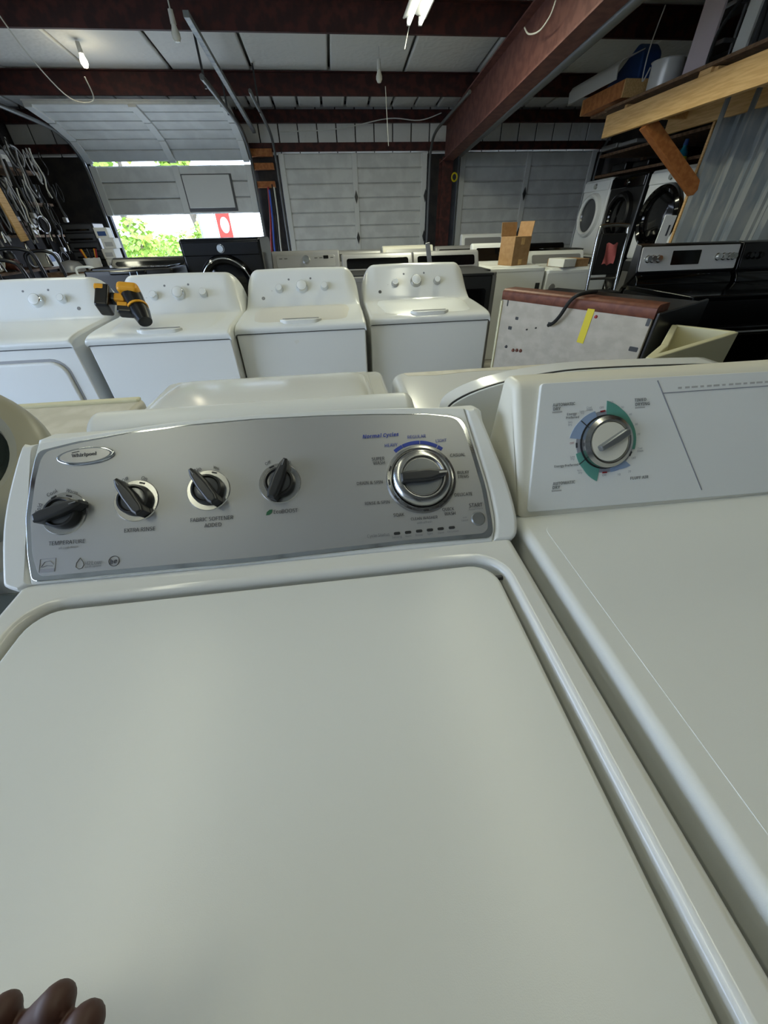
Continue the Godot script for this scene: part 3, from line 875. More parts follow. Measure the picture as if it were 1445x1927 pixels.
	part(t, "console", gw(t).push(soft([Vector2(-0.418, 0.918), Vector2(-0.422, 0.928), Vector2(-0.522, 1.1), Vector2(-0.565, 1.1), Vector2(-0.59, 0.918)], 0.012, 3), SIDE(Vector3(0.992, 0, 0)), 0.0, 0.734, 0.012, 4, 0.012), M.cream)
	var plate := part(t, "console_panel", gw(t).push(soft([Vector2(0.272, 0.004), Vector2(0.298, 0.199), Vector2(0.96, 0.192), Vector2(0.978, -0.004)], 0.006, 3), F, -0.002, 0.0035, 0.0015, 2), M.plastic)
	F.origin += F.basis.z * 0.0035
	var q := on_face_all([[1237, 716], [1320, 922]], F)
	var dir: Vector2 = (q[1] - q[0])
	part(plate, "divider", gw(t).box(at_face(F, (q[0] + q[1]) / 2, rad_to_deg(dir.angle())) * Vector3(0, 0, 0.0), Vector3(dir.length(), 0.0016, 0.0012), at_face(F, Vector2(), rad_to_deg(dir.angle())).basis), M.grey_ink)
	q = on_face_all([[1246, 740], [1444, 728]], F)
	part(plate, "divider", gw(t).box(F * Vector3((q[0].x + 0.95) / 2, q[0].y, 0.0), Vector3(0.95 - q[0].x, 0.0014, 0.0012), F.basis), M.grey_ink)
	var row := on_face(1270, 733, F)   # a line of print too small to read
	for i in 22:
		part(plate, "fine_print", gw(t).box(F * Vector3(row.x + 0.008 + i * 0.0125, row.y + 0.002, 0.0002), Vector3(0.006 + 0.004 * ((i * 7) % 3) / 2.0, 0.0028, 0.0006), F.basis), M.fainter)
	dc = on_face(1138.5, 831.7, F)
	var ds := at_face(F, dc)
	part(plate, "dial_print", gw(t).push(sector(0.040, [0.048, 0.048], 0.0, 359.5, 48), ds, 0.0, 0.0005), M.grey_ink)
	part(plate, "dial_print", gw(t).push(sector(0.041, [0.0625, 0.055, 0.0515, 0.0515, 0.0515], 88.0, -17.0, 20), ds, 0.0, 0.0009), M.teal)
	part(plate, "dial_print", gw(t).push(sector(0.041, [0.0595, 0.0545, 0.051], 170.0, 110.0, 12), ds, 0.0, 0.0009), M.pale_blue)
	part(plate, "dial_print", gw(t).push(sector(0.041, [0.0505, 0.0535, 0.062], 197.0, 257.0, 12), ds, 0.0, 0.0009), M.teal)
	part(plate, "dial_print", gw(t).push(sector(0.041, [0.0485, 0.051, 0.0585], 281.0, 317.0, 10), ds, 0.0, 0.0009), M.pale_blue)
	for e in [[96.0, M.red_ink], [269.0, M.red_ink], [182.0, M.ink], [333.0, M.ink], [139.0, M.ink], [216.0, M.ink]]:
		var thin: bool = e[0] in [139.0, 216.0]
		part(plate, "dial_mark", gw(t).box(at_face(F, dc, e[0]) * Vector3(0.0475, 0, 0.0008), Vector3(0.012 if thin else 0.0024, 0.0013 if thin else 0.0075, 0.001), at_face(F, dc, e[0]).basis), e[1])
	dial = part(t, "dial", gw(t).lathe([Vector2(0, 0.0105), Vector2(0.0305, 0.0105), Vector2(0.0315, 0.0125), Vector2(0.0335, 0.013), Vector2(0.0395, 0.0095), Vector2(0.0405, 0.003), Vector2(0.0405, 0.0)], ds, 56), M.steel, "silver timer dial")
	part(dial, "dial_gap", gw(t).lathe([Vector2(0.040, 0.0022), Vector2(0.0418, 0.0022), Vector2(0.0419, 0.0)], ds, 40), M.rubber)
	part(dial, "dial_face", gw(t).lathe([Vector2(0, 0.012), Vector2(0.029, 0.012), Vector2(0.030, 0.0105)], ds, 40), M.cream)
	part(dial, "pointer", gw(t).push(soft([Vector2(0.032, 0.003), Vector2(0.029, -0.0055), Vector2(0.006, -0.0065), Vector2(-0.022, -0.0045), Vector2(-0.022, 0.0045), Vector2(0.008, 0.0055), Vector2(0.026, 0.006)], 0.002, 2), at_face(F, dc, 27.0), 0.010, 0.0205, 0.003, 3), M.dial_grey)
	for e in [["AUTOMATIC", 1060.3, 761, 42], ["DRY", 1047, 769.6, 14], ["TIMED", 1204, 752.5, 22], ["DRYING", 1208, 760.3, 27], ["Energy", 1075, 780, 18], ["Preferred", 1076.5, 785.5, 24], ["Energy Preferred", 1064.8, 876.6, 45], ["AUTOMATIC", 1060.3, 908.5, 42], ["DRY", 1046, 917, 14], ["FLUFF AIR", 1202, 898.6, 34]]:
		words(plate, F, e[0], e[1], e[2], e[3], M.faint, 0.0, font(true))
	for e in [["OFF", 1131.3, 767.2, 8], ["OFF", 1136.2, 894, 8], ["OFF", 1191.5, 861.7, 8], ["60", 1150, 757, 5], ["50", 1170, 766.3, 5], ["40", 1185.3, 779.8, 5], ["30", 1196, 798.4, 5], ["20", 1200.6, 817, 5], ["Cool", 1203, 843.5, 8], ["Down", 1203.5, 848.5, 11], ["10", 1163.7, 892.8, 5], ["20", 1183.5, 887, 5], ["Cool", 1107.5, 767, 9], ["Down", 1108.5, 771, 11], ["Less", 1094, 774, 8], ["Dry", 1095, 778, 6], ["Very", 1072, 795, 8], ["Dry", 1072, 800, 7], ["Less", 1076.5, 859.5, 8], ["Dry", 1076.5, 864, 7], ["Very", 1089, 885.5, 8], ["Dry", 1091, 890, 7]]:
		words(plate, F, e[0], e[1], e[2], e[3], M.grey_ink, 0.0)
	words(plate, F, "OFF", 1075.6, 834, 8, M.red_ink, 0.0)
	for e in [[1048, 775.5], [1047, 923.5], [1204, 767]]:
		var c := on_face(e[0], e[1], F)
		part(plate, "fine_print", gw(t).box(F * Vector3(c.x, c.y, 0.0002), Vector3(0.016, 0.0022, 0.0006), F.basis), M.fainter)

# ---------- the row standing back to back with the near one: machines seen from behind
func second_row() -> void:
	var t := thing("top_load_washer", "white top-load washer turned away, its glossy lid and console back behind the silver console", "washing machine", Vector3(-0.21, 0, -0.92))
	part(t, "body", gw(t).rbox(Vector3(-0.21, 0.445, -0.925), Vector3(0.684, 0.87, 0.655), 0.012), M.enamel)
	part(t, "deck", gw(t).push(rrect(0.694, 0.665, 0.03, 4, -0.21, 0.925), FLAT(), 0.868, 0.912, 0.018, 4), M.gloss)
	var crown := func(a: float, b: float) -> Vector3:
		var e := absf(a - 0.5) * 2.0
		var s := clampf((b - 0.35) / 0.65, 0.0, 1.0)
		return Vector3(lerpf(-0.525, 0.09, a), 0.943 - 0.018 * pow(s, 2.2) - 0.03 * pow(e, 18.0) - 0.02 * pow(b, 30.0) - 0.02 * pow(1.0 - b, 30.0), lerpf(-0.80, -1.236, b))
	part(t, "lid", gw(t).sheet(48, 48, crown), M.gloss)
	part(t, "lid_skirt", gw(t).push(rrect(0.61, 0.43, 0.012, 3, -0.2175, 1.018), FLAT(), 0.905, 0.918, 0.004, 2), M.gloss)
	part(t, "hinge_strip", gw(t).rbox(Vector3(-0.215, 0.915, -0.785), Vector3(0.60, 0.012, 0.02), 0.004), M.plastic)
	var c := part(t, "console", gw(t).push(soft([Vector2(-0.598, 0.912), Vector2(-0.612, 1.035), Vector2(-0.655, 1.052), Vector2(-0.69, 1.03), Vector2(-0.76, 0.912)], 0.02, 3), SIDE(Vector3(0.128, 0, 0)), 0.0, 0.568, 0.018, 4, 0.018), M.plastic)
	part(c, "back_plate", gw(t).push(rrect(0.5, 0.09, 0.006, 2, -0.156, 0.965), Transform3D(Basis(), Vector3(0, 0, -0.604)), -0.002, 0.004, 0.001, 1), M.grey)

	t = thing("dryer", "white dryer turned away with an arched grey console back and dusty glossy top", "dryer", Vector3(0.535, 0, -0.9))
	part(t, "body", gw(t).rbox(Vector3(0.535, 0.44, -0.91), Vector3(0.73, 0.86, 0.62), 0.012), M.enamel)
	part(t, "top", gw(t).push(rrect(0.742, 0.62, 0.05, 5, 0.533, 0.91), FLAT(), 0.86, 0.915, 0.026, 5), M.gloss)
	part(t, "dust_film", gw(t).push(soft([Vector2(0.20, 1.195), Vector2(0.80, 1.20), Vector2(0.78, 1.175), Vector2(0.55, 1.165), Vector2(0.42, 1.172), Vector2(0.30, 1.155), Vector2(0.21, 1.165)], 0.01, 2), FLAT(), 0.914, 0.9158), M.dusty, "pale dust on the top")
	var P := Transform3D(Basis(), Vector3(0, 0, -0.655))
	var o := []
	for e in [[836, 790], [842, 768], [860, 752], [900, 733], [960, 715], [1030, 702], [1090, 694.5], [1200, 688.5], [1345, 684.5], [1360, 688], [1368, 702]]:
		var p := on_z(e[0], e[1], -0.655)
		o.append(Vector2(p.x, p.y))
	o = smooth2(o, 3)
	o.append(Vector2(o[o.size() - 1].x, 0.912))
	o.append(Vector2(o[0].x, 0.912))
	c = part(t, "console", gw(t).push(o, P, -0.06, -0.004, 0.002, 2, 0.014), M.gloss)
	part(c, "console_rim", gw(t).push(o, P, -0.004, -0.001), M.dark_grey)
	var inset := []
	for p in o: inset.append(Vector2(lerpf(p.x, 0.49, 0.006), p.y - 0.0022))
	part(c, "back_plate", gw(t).push(inset, P, -0.002, 0.003, 0.0015, 1), M.plastic)
	var kp := on_y(1112, 690, 0.925)
	part(t, "timer_cap", gw(t).lathe([Vector2(0, 0.022), Vector2(0.028, 0.019), Vector2(0.04, 0.006), Vector2(0.042, 0.0)], Transform3D(Basis(Vector3(1, 0, 0), -PI / 2), Vector3(kp.x, 0.914, kp.z)), 24), M.steel)

	t = thing("dryer", "white dryer with a dusty beige top next to the round door", "dryer", Vector3(-0.945, 0, -0.78))
	part(t, "body", gw(t).rbox(Vector3(-0.945, 0.44, -0.79), Vector3(0.72, 0.86, 0.64), 0.012), M.enamel)
	part(t, "top", gw(t).push(rrect(0.735, 0.655, 0.02, 4, -0.945, 0.795), FLAT(), 0.86, 0.912, 0.012, 4), M.dusty)
	part(t, "back_flange", gw(t).rbox(Vector3(-0.945, 0.914, -1.105), Vector3(0.72, 0.012, 0.025), 0.005), M.bone)
	# dark machine added left of the near washer to darken the gap
	t = thing("dryer", "dark grey dryer added to darken the gap beside the near washer", "dryer", Vector3(-0.85, 0, -0.1))
	part(t, "body", gw(t).rbox(Vector3(-0.85, 0.42, -0.11), Vector3(0.70, 0.82, 0.64), 0.012), M.slate)
	part(t, "top", gw(t).push(rrect(0.71, 0.65, 0.03, 4, -0.85, 0.11), FLAT(), 0.82, 0.862, 0.014, 3), M.slate)
	# round door leaning on that machine
	t = thing("washer_door", "round white front-load door with dark glass leaning beside the silver console", "door", Vector3(-0.655, 0.915, -0.565))
	var n := Vector3(0.36, 0.82, 0.45).normalized()
	var s := Vector3(0, 1, 0).cross(n).normalized()
	var B := Transform3D(Basis(s, n.cross(s), n), Vector3(-0.655, 1.012, -0.565))
	part(t, "door_ring", gw(t).lathe([Vector2(0.105, 0.0), Vector2(0.108, 0.026), Vector2(0.12, 0.036), Vector2(0.14, 0.034), Vector2(0.158, 0.018), Vector2(0.163, 0.0), Vector2(0.155, -0.02)], B, 56), M.olive)
	part(t, "door_glass", gw(t).lathe([Vector2(0, -0.03), Vector2(0.05, -0.025), Vector2(0.09, -0.006), Vector2(0.108, 0.012)], B, 40), mat(Color(0.17, 0.2, 0.19), 0.15))

# ---------- the row of white machines facing the photographer
func white_machine(label: String, at: Vector3, turn: float, kind: String, tag_pos: float) -> Node3D:
	var t := thing("top_load_washer" if kind != "dryer" else "dryer", label, "washing machine" if kind != "dryer" else "dryer", at, turn, "white machines in the middle row")
	var w := 0.686
	part(t, "body", G.new().rbox(Vector3(0, 0.44, 0), Vector3(w - 0.006, 0.86, 0.63), 0.008), M.enamel)
	# deck and console as one moulded piece: outline along z, shoulders rounded across x
	var prof := [Vector2(0.322, 0.872), Vector2(0.326, 0.89), Vector2(0.315, 0.903), Vector2(0.26, 0.916), Vector2(0.1, 0.926), Vector2(-0.05, 0.932), Vector2(-0.075, 0.937), Vector2(-0.092, 0.95), Vector2(-0.12, 0.985), Vector2(-0.165, 1.05), Vector2(-0.195, 1.092), Vector2(-0.212, 1.106), Vector2(-0.235, 1.11), Vector2(-0.27, 1.104), Vector2(-0.295, 1.085), Vector2(-0.31, 1.0), Vector2(-0.315, 0.88)]
	var sm := smooth2(prof, 3)
	var f := func(a: float, b: float) -> Vector3:
		var p: Vector2 = sm[int(round(b * (sm.size() - 1)))]
		var x := (a - 0.5) * 2.0
		# finer steps near the ends
		x = sign(x) * (1.0 - pow(1.0 - absf(x), 1.6))
		var half := w / 2
		var lift := maxf(0.0, p.y - 0.93)
		var e := clampf((absf(x) * half - (half - 0.085)) / 0.085, 0.0, 1.0)
		var y := p.y - lift * (1.0 - sqrt(maxf(0.0, 1.0 - e * e))) * (0.93 if lift > 0.0 else 0.0)
		var roll := clampf((absf(x) * half - (half - 0.014)) / 0.014, 0.0, 1.0)
		y -= 0.014 * (1.0 - sqrt(maxf(0.0, 1.0 - roll * roll)))
		y += 0.006 * (1.0 - x * x) * clampf(lift / 0.17, 0.0, 1.0)
		return Vector3(x * half, y, p.y * 0.0 + p.x - 0.02 * clampf(lift / 0.17, 0.0, 1.0) * e)
	var shell := G.new().sheet(44, sm.size() - 1, f)
	for s in [-1.0, 1.0]:
		var base := []
		for b in sm.size(): base.append(f.call(0.0 if s < 0 else 1.0, float(b) / (sm.size() - 1)))
		for i in base.size() - 1:
			var a0: Vector3 = base[i]
			var a1: Vector3 = base[i + 1]
			shell.flat(a0, a1, Vector3(a1.x, 0.862, a1.z), Vector3(a0.x, 0.862, a0.z), Vector3(s, 0, 0))
	part(t, "console_shell", shell, M.gloss if kind == "shiny" else M.plastic)
	part(t, "seam", G.new().box(Vector3(0, 0.870, 0.0), Vector3(w - 0.012, 0.006, 0.634)), M.dark_grey)
	# lid with a scooped handle
	if kind != "dryer":
		var lid := part(t, "lid", G.new().sheet(20, 8, func(a, b): 
			var x: float = (a - 0.5) * 0.55
			var z: float = lerpf(-0.06, 0.30, b)
			return Vector3(x, 0.937 - 0.021 * clampf((z - 0.05) / 0.25, 0.0, 1.0) - 0.010 * pow(absf(a - 0.5) * 2.0, 12.0) - 0.008 * pow(b, 14.0), z)), M.ivory if kind == "dusty" else M.plastic)
		part(lid, "scoop_shade", G.new().push(soft([Vector2(-0.098, -0.262), Vector2(0.098, -0.262), Vector2(0.085, -0.278), Vector2(-0.085, -0.278)], 0.006, 3), FLAT(), 0.90, 0.9262), M.faint)  # grey plate paints the shade of the handle scoop
		part(lid, "handle_lip", G.new().push(soft([Vector2(-0.115, -0.272), Vector2(0.115, -0.272), Vector2(0.08, -0.306), Vector2(-0.08, -0.306)], 0.015, 3), FLAT(), 0.90, 0.925, 0.004, 2), M.gloss)
	else:
		part(t, "drum_door", G.new().push(rrect(0.52, 0.56, 0.06, 5, 0.0, 0.53), Transform3D(Basis(), Vector3(0, 0, 0.312)), 0.0, 0.018, 0.012, 3), M.enamel)
		part(t, "door_groove", G.new().push(rrect(0.545, 0.585, 0.07, 5, 0.0, 0.53), Transform3D(Basis(), Vector3(0, 0, 0.312)), 0.0, 0.0045), M.grey)
	# knobs and badge on the sloping face
	var F := face_at(Vector3(0, 0.985, -0.12), Vector3(0, 1.05, -0.165))
	var ks: Array = [[-0.135, 0.038, 0.024], [0.0, 0.046, 0.037], [0.135, 0.042, 0.024]] if kind != "dryer" else [[-0.01, 0.038, 0.037], [0.125, 0.042, 0.024]]
	for e in ks:
		var k := part(t, "knob", G.new().lathe([Vector2(0, 0.026), Vector2(e[2] * 0.78, 0.026), Vector2(e[2] * 0.86, 0.022), Vector2(e[2] * 0.92, 0.006), Vector2(e[2], 0.0)], at_face(F, Vector2(e[0], e[1])), 28), M.chrome if kind != "shiny" else M.steel)
		part(k, "knob_cap", G.new().lathe([Vector2(0, 0.0275), Vector2(e[2] * 0.7, 0.0275), Vector2(e[2] * 0.76, 0.026)], at_face(F, Vector2(e[0], e[1])), 24), M.plastic)
		for i in 5:
			part(t, "print_mark", G.new().box(at_face(F, Vector2(e[0] + [-1, -1, 1, 1, 0][i] * (e[2] + 0.016), e[1] + [0.012, -0.006, 0.012, -0.006, 0][i] + (e[2] + 0.012 if i == 4 else 0.0))) * Vector3(0, 0, 0.0), Vector3(0.018 if i < 4 else 0.026, 0.003, 0.002), F.basis), M.fainter)
	for e in [[-0.075, 0.105], [0.055, 0.107]]:
		part(t, "button", G.new().lathe([Vector2(0, 0.003), Vector2(0.006, 0.003), Vector2(0.007, 0.0)], at_face(F, Vector2(e[0], e[1] - 0.012)), 12), M.faint)
	part(t, "badge", G.new().lathe([Vector2(0, 0.003), Vector2(0.009, 0.003), Vector2(0.0105, 0.0)], at_face(F, Vector2(tag_pos, -0.01)), 20), M.dark_grey if kind == "shiny" else M.grey)
	return t

func third_row() -> void:
	white_machine("white dryer with a rounded rectangular door on its front", Vector3(-1.615, 0, -2.36), 0.0, "dryer", 0.2)
	white_machine("white top-load washer with a yellow cordless drill on it", Vector3(-0.874, 0, -2.37), 0.0, "plain", -0.24)
	var d := white_machine("white top-load washer with a dusty lid and a chip on its front panel", Vector3(-0.186, 0, -2.455), 0.0, "dusty", -0.235)
	part(d, "chip", G.new().push(soft([Vector2(-0.05, 0.825), Vector2(-0.025, 0.832), Vector2(-0.02, 0.82), Vector2(-0.04, 0.81)], 0.004, 2), Transform3D(Basis(), Vector3(0, 0, 0.3145)), 0.0, 0.001), M.paper)
	white_machine("glossy white top-load washer beside the upturned old stove", Vector3(0.527, 0, -2.53), 0.0, "shiny", -0.235)
	drill()

func drill() -> void:
	var t := thing("cordless_drill", "black and yellow cordless drill standing nose down on a washer", "drill", Vector3(-0.98, 0.932, -2.28))
	var at := Vector3(-0.98, 0.932, -2.28)
	var C := on_z(279, 620, -2.13) + Vector3(0, 0.038, 0)
	var D := on_z(253, 566, -2.21)
	var u := (D - C).normalized()
	part(t, "chuck", gw(t).cyl(C + u * -0.005, C + u * 0.055, 0.032, 0.044, 20).cyl(C + u * 0.055, C + u * 0.075, 0.044, 0.04, 20), M.black)
	part(t, "motor_housing", gw(t).cyl(C + u * 0.07, C + u * 0.15, 0.042, 0.048, 20).cyl(C + u * 0.15, C + u * 0.19, 0.048, 0.036, 20), M.black)
	var side := Vector3(-0.93, 0.12, 0.1).normalized()
	var bs := Basis(side, u, side.cross(u).normalized()).orthonormalized()
	part(t, "yellow_shell", gw(t).rbox(C + u * 0.165 + bs.z * -0.01, Vector3(0.094, 0.05, 0.094), 0.018, bs, 2), M.yellow)
	part(t, "gear_collar", gw(t).cyl(C + u * 0.075, C + u * 0.085, 0.047, -1.0, 20), M.yellow)
	var H := C + u * 0.125 + side * 0.03
	part(t, "grip", gw(t).rbox(H + side * 0.03, Vector3(0.09, 0.05, 0.042), 0.014, bs, 2), M.black)
	part(t, "grip_inlay", gw(t).rbox(H + side * 0.03 + u * -0.004, Vector3(0.05, 0.044, 0.048), 0.01, bs, 2), M.yellow)
	var bt := part(t, "battery", gw(t).rbox(H + side * 0.10 + u * -0.01, Vector3(0.06, 0.125, 0.08), 0.012, bs, 2), M.black)
	part(bt, "battery_trim", gw(t).rbox(H + side * 0.095 + u * 0.035, Vector3(0.04, 0.028, 0.085), 0.006, bs, 2), M.yellow)
	part(t, "side_handle", gw(t).rbox(C + u * 0.055 + side * 0.06, Vector3(0.07, 0.05, 0.05), 0.012, bs, 2), M.black)
	part(t, "side_badge", gw(t).rbox(C + u * 0.075 + side * 0.062, Vector3(0.045, 0.022, 0.056), 0.005, bs, 1), M.yellow)

# ---------- the machines behind the middle row
func front_loader(called: String, label: String, cat: String, at: Vector3, turn: float, w: float, h: float, d: float, shell: Material, ring_m: Material, glass: Material, R: float, cy: float, panel: Material, stand := 0.0, grp := "") -> Node3D:
	var t := thing(called, label, cat, at, turn, grp)
	if stand > 0.0:
		part(t, "pedestal", G.new().rbox(Vector3(0, stand / 2, 0), Vector3(w, stand - 0.004, d - 0.02), 0.012), shell)
	part(t, "body", G.new().rbox(Vector3(0, stand + h / 2, 0), Vector3(w, h, d), 0.025, Basis(), 3), shell)
	part(t, "control_panel", G.new().rbox(Vector3(0, stand + h - 0.075, d / 2), Vector3(w - 0.03, 0.105, 0.03), 0.012, Basis(), 2), panel)
	var k := part(t, "selector", G.new().lathe([Vector2(0, 0.03), Vector2(0.026, 0.03), Vector2(0.03, 0.012), Vector2(0.032, 0.012)], Transform3D(Basis(), Vector3(0.0, stand + h - 0.075, d / 2 + 0.004)), 20), M.chrome)
	var B := Transform3D(Basis(), Vector3(0, stand + cy, d / 2))
	k = part(t, "door_ring", G.new().lathe([Vector2(R * 0.74, 0.01), Vector2(R * 0.76, 0.045), Vector2(R * 0.85, 0.06), Vector2(R * 0.95, 0.045), Vector2(R, 0.0)], B, 48), ring_m)
	part(k, "door_glass", G.new().lathe([Vector2(0, 0.03), Vector2(R * 0.4, 0.026), Vector2(R * 0.7, 0.012), Vector2(R * 0.76, 0.03)], B, 40), glass)
	return t
func slim_washer(called: String, label: String, cat: String, at: Vector3, turn: float, shell: Material, lid_m: Material, con: Material, w := 0.69, deck := 0.94, top := 1.10, d := 0.68, grp := "") -> Node3D:
	var t := thing(called, label, cat, at, turn, grp)
	part(t, "body", G.new().rbox(Vector3(0, deck / 2 - 0.01, 0), Vector3(w, deck - 0.02, d), 0.014, Basis(), 2), shell)
	part(t, "deck", G.new().push(rrect(w + 0.004, d + 0.004, 0.03, 4), FLAT(), deck - 0.03, deck + 0.006, 0.014, 3), shell)
	part(t, "lid", G.new().push(rrect(w - 0.09, d - 0.2, 0.03, 4, 0, -0.07), FLAT(), deck, deck + 0.02, 0.01, 3), lid_m)
	part(t, "console", G.new().push(soft([Vector2(-d / 2 + 0.16, deck), Vector2(-d / 2 + 0.09, top - 0.01), Vector2(-d / 2 + 0.05, top), Vector2(-d / 2 + 0.005, top - 0.01), Vector2(-d / 2 + 0.005, deck)], 0.02, 3), SIDE(Vector3(w / 2, 0, 0)), 0.0, w, 0.014, 3, 0.014), shell)
	var F := face_at(Vector3(0, deck, -d / 2 + 0.16), Vector3(0, top - 0.01, -d / 2 + 0.09))
	part(t, "console_glass", G.new().push(rrect(w - 0.09, (top - deck) * 0.62, 0.02, 4, 0, (top - deck) * 0.52), F, -0.004, 0.003, 0.002, 2), con)
	return t
func far_row() -> void:
	var t := front_loader("front_load_dryer", "navy front-load dryer with a chrome ringed round door below the bright doorway", "dryer", Vector3(-0.965, 0, -4.5), 0.0, 0.70, 0.99, 0.70, M.navy, M.black_gloss, M.black_gloss, 0.255, 0.62, M.navy, 0.27)
	var dr := Transform3D(Basis(), Vector3(-0.965, 0.89, -4.15))
	part(t, "chrome_ring", gw(t).ring(dr * Vector3(0, 0, 0.05), Vector3(0, 0, 1), 0.225, 0.009, 48, 8), M.chrome)
	t = slim_washer("top_load_washer", "black top-load washer with a glossy lid in front of the doorway", "washing machine", Vector3(-1.72, 0, -4.25), 0.0, M.black, M.black_gloss, M.black_gloss, 0.72, 1.06, 1.13, 0.66)
	part(t, "lid_handle", G.new().rbox(Vector3(0.0, 1.045, 0.33), Vector3(0.3, 0.03, 0.03), 0.012, Basis(), 2), M.black_gloss)
	for x in [0.02, 0.08]:
		part(t, "hose_hook", G.new().tube(curve([Vector3(x, 1.05, 0.345), Vector3(x, 0.98, 0.36), Vector3(x + 0.02, 0.96, 0.36), Vector3(x + 0.04, 0.99, 0.355)], 4), 0.005, 6), M.chrome)
	t = slim_washer("top_load_washer", "silver grey top-load washer with a slanted console and one chrome dial", "washing machine", Vector3(-0.245, 0, -4.3), 0.0, M.grey, M.grey, M.satin, 0.68, 0.97, 1.14, 0.66)
	var F := face_at(Vector3(0, 0.97, -0.17), Vector3(0, 1.13, -0.24))
	part(t, "dial", G.new().lathe([Vector2(0, 0.03), Vector2(0.032, 0.03), Vector2(0.04, 0.0)], at_face(F, Vector2(0.0, 0.1)), 24), M.chrome)
	part(t, "display", G.new().push(rrect(0.05, 0.028, 0.004, 2, 0.2, 0.12), F, 0.0, 0.006), M.black_gloss)
	for x in [-0.25, -0.2, 0.1, 0.15, 0.26]:
		part(t, "print_mark", G.new().box(F * Vector3(x, 0.115, 0.004), Vector3(0.03, 0.005, 0.003), F.basis), M.dark_grey)
	slim_washer("top_load_washer", "grey top-load washer with a black glass console behind the dusty lid washer", "washing machine", Vector3(0.445, 0, -3.95), 0.0, M.grey, M.dark_grey, M.black_gloss, 0.68, 0.97, 1.115, 0.66)
	slim_washer("top_load_washer", "grey top-load washer with a black glass console next to the black stove front", "washing machine", Vector3(1.125, 0, -4.0), 0.0, M.grey, M.dark_grey, M.black_gloss, 0.66, 0.97, 1.115, 0.66)
	solo("wood_slat", "grey slat standing on the black stove behind the glossy washer", "slat", G.new().rbox(Vector3(on_z(807, 487, -3.5).x, 1.11, -3.5), Vector3(0.035, 0.18, 0.02), 0.004, Basis(Vector3(0, 0, 1), 0.2)), M.grey)
	t = thing("stove", "black stove with a dark oven window behind the glossy white washer", "stove", Vector3(0.90, 0, -3.38))
	part(t, "body", G.new().rbox(Vector3(0, 0.50, 0), Vector3(0.66, 1.0, 0.42), 0.02, Basis(), 2), M.dark_grey)
	part(t, "oven_window", G.new().push(rrect(0.56, 0.42, 0.02, 3, 0, 0.70), Transform3D(Basis(), Vector3(0, 0, 0.20)), 0.0, 0.022, 0.006, 2), M.black_gloss)
	part(t, "cooktop", G.new().push(rrect(0.67, 0.43, 0.02, 3), FLAT(), 0.995, 1.012, 0.006, 2), M.dark_grey)
	# far consoles seen over the tops
	slim_washer("top_load_washer", "grey washer whose low console shows below the middle garage door", "washing machine", Vector3(0.32, 0, -5.5), 0.0, M.grey, M.grey, M.dark_grey, 0.68, 0.95, 1.09, 0.66)
	slim_washer("top_load_washer", "beige grey washer with a small dark display below the middle garage door", "washing machine", Vector3(1.03, 0, -5.6), 0.0, M.cream, M.cream, M.grey, 0.68, 0.95, 1.12, 0.66)
	slim_washer("top_load_washer", "pale grey washer below the steel column", "washing machine", Vector3(1.73, 0, -5.6), 0.0, M.grey, M.grey, M.black_gloss, 0.66, 0.95, 1.10, 0.66)
	# tall white washer with the box
	var p := on_y(974, 499, 0.965)
	t = slim_washer("top_load_washer", "white top-load washer with a black console under the cardboard box", "washing machine", Vector3(1.97, 0, -4.78), 0.0, M.plastic, M.enamel, M.black_gloss, 0.66, 0.93, 1.14, 0.66)
	part(t, "selector", G.new().lathe([Vector2(0, 0.02), Vector2(0.03, 0.02), Vector2(0.034, 0.0)], at_face(face_at(Vector3(0, 0.93, -0.17), Vector3(0, 1.13, -0.24)), Vector2(0.02, 0.11), 0.0, 0.003), 20), M.steel)
	part(t, "sticker", G.new().push(rrect(0.05, 0.06, 0.004, 2, 0.27, 0.76), Transform3D(Basis(), Vector3(0, 0, 0.33)), 0.0, 0.0015), M.dark_grey)
	t = slim_washer("top_load_washer", "white top-load washer carrying a flat carton behind the metal step stool", "washing machine", Vector3(2.68, 0, -4.78), 0.0, M.plastic, M.enamel, M.grey, 0.70, 0.90, 1.05, 0.66)
	part(t, "badge", G.new().lathe([Vector2(0, 0.004), Vector2(0.035, 0.003), Vector2(0.038, 0.0)], Transform3D(Basis(), Vector3(-0.27, 0.74, 0.338)), 20), M.grey)
	t = slim_washer("dryer", "white machine with a grey console panel beyond the cardboard box", "dryer", Vector3(2.33, 0, -6.45), 0.0, M.plastic, M.plastic, M.grey, 0.66, 0.98, 1.21, 0.64)
	slim_washer("top_load_washer", "black top-load washer beyond the cardboard box", "washing machine", Vector3(2.86, 0, -5.6), 0.0, M.black, M.black_gloss, M.black_gloss, 0.7, 0.95, 1.10, 0.66)
	# cardboard box
	var bp := Vector3(1.985, 0.951, -4.62)
	t = thing("cardboard_box", "open brown cardboard box standing on a white washer", "box", bp, 0.42)
	part(t, "box_body", G.new().rbox(Vector3(0, 0.125, 0), Vector3(0.24, 0.25, 0.2), 0.003), M.card)
	part(t, "flap", G.new().rbox(Vector3(-0.02, 0.31, -0.1), Vector3(0.22, 0.12, 0.006), 0.002, Basis(Vector3(1, 0, 0), -0.1)), M.card)
	part(t, "flap", G.new().rbox(Vector3(0.125, 0.31, 0), Vector3(0.006, 0.13, 0.19), 0.002, Basis(Vector3(0, 0, 1), -0.12)), M.card)
	part(t, "packing_tape", G.new().box(Vector3(0, 0.21, 0.1005), Vector3(0.05, 0.06, 0.002)), M.wood)
	part(t, "packing_tape", G.new().box(Vector3(0, 0.03, 0.1005), Vector3(0.05, 0.05, 0.002)), M.wood)
	t = thing("flat_carton", "flat torn carton lying on a white washer", "box", Vector3(2.62, 0.922, -4.60), 0.25)
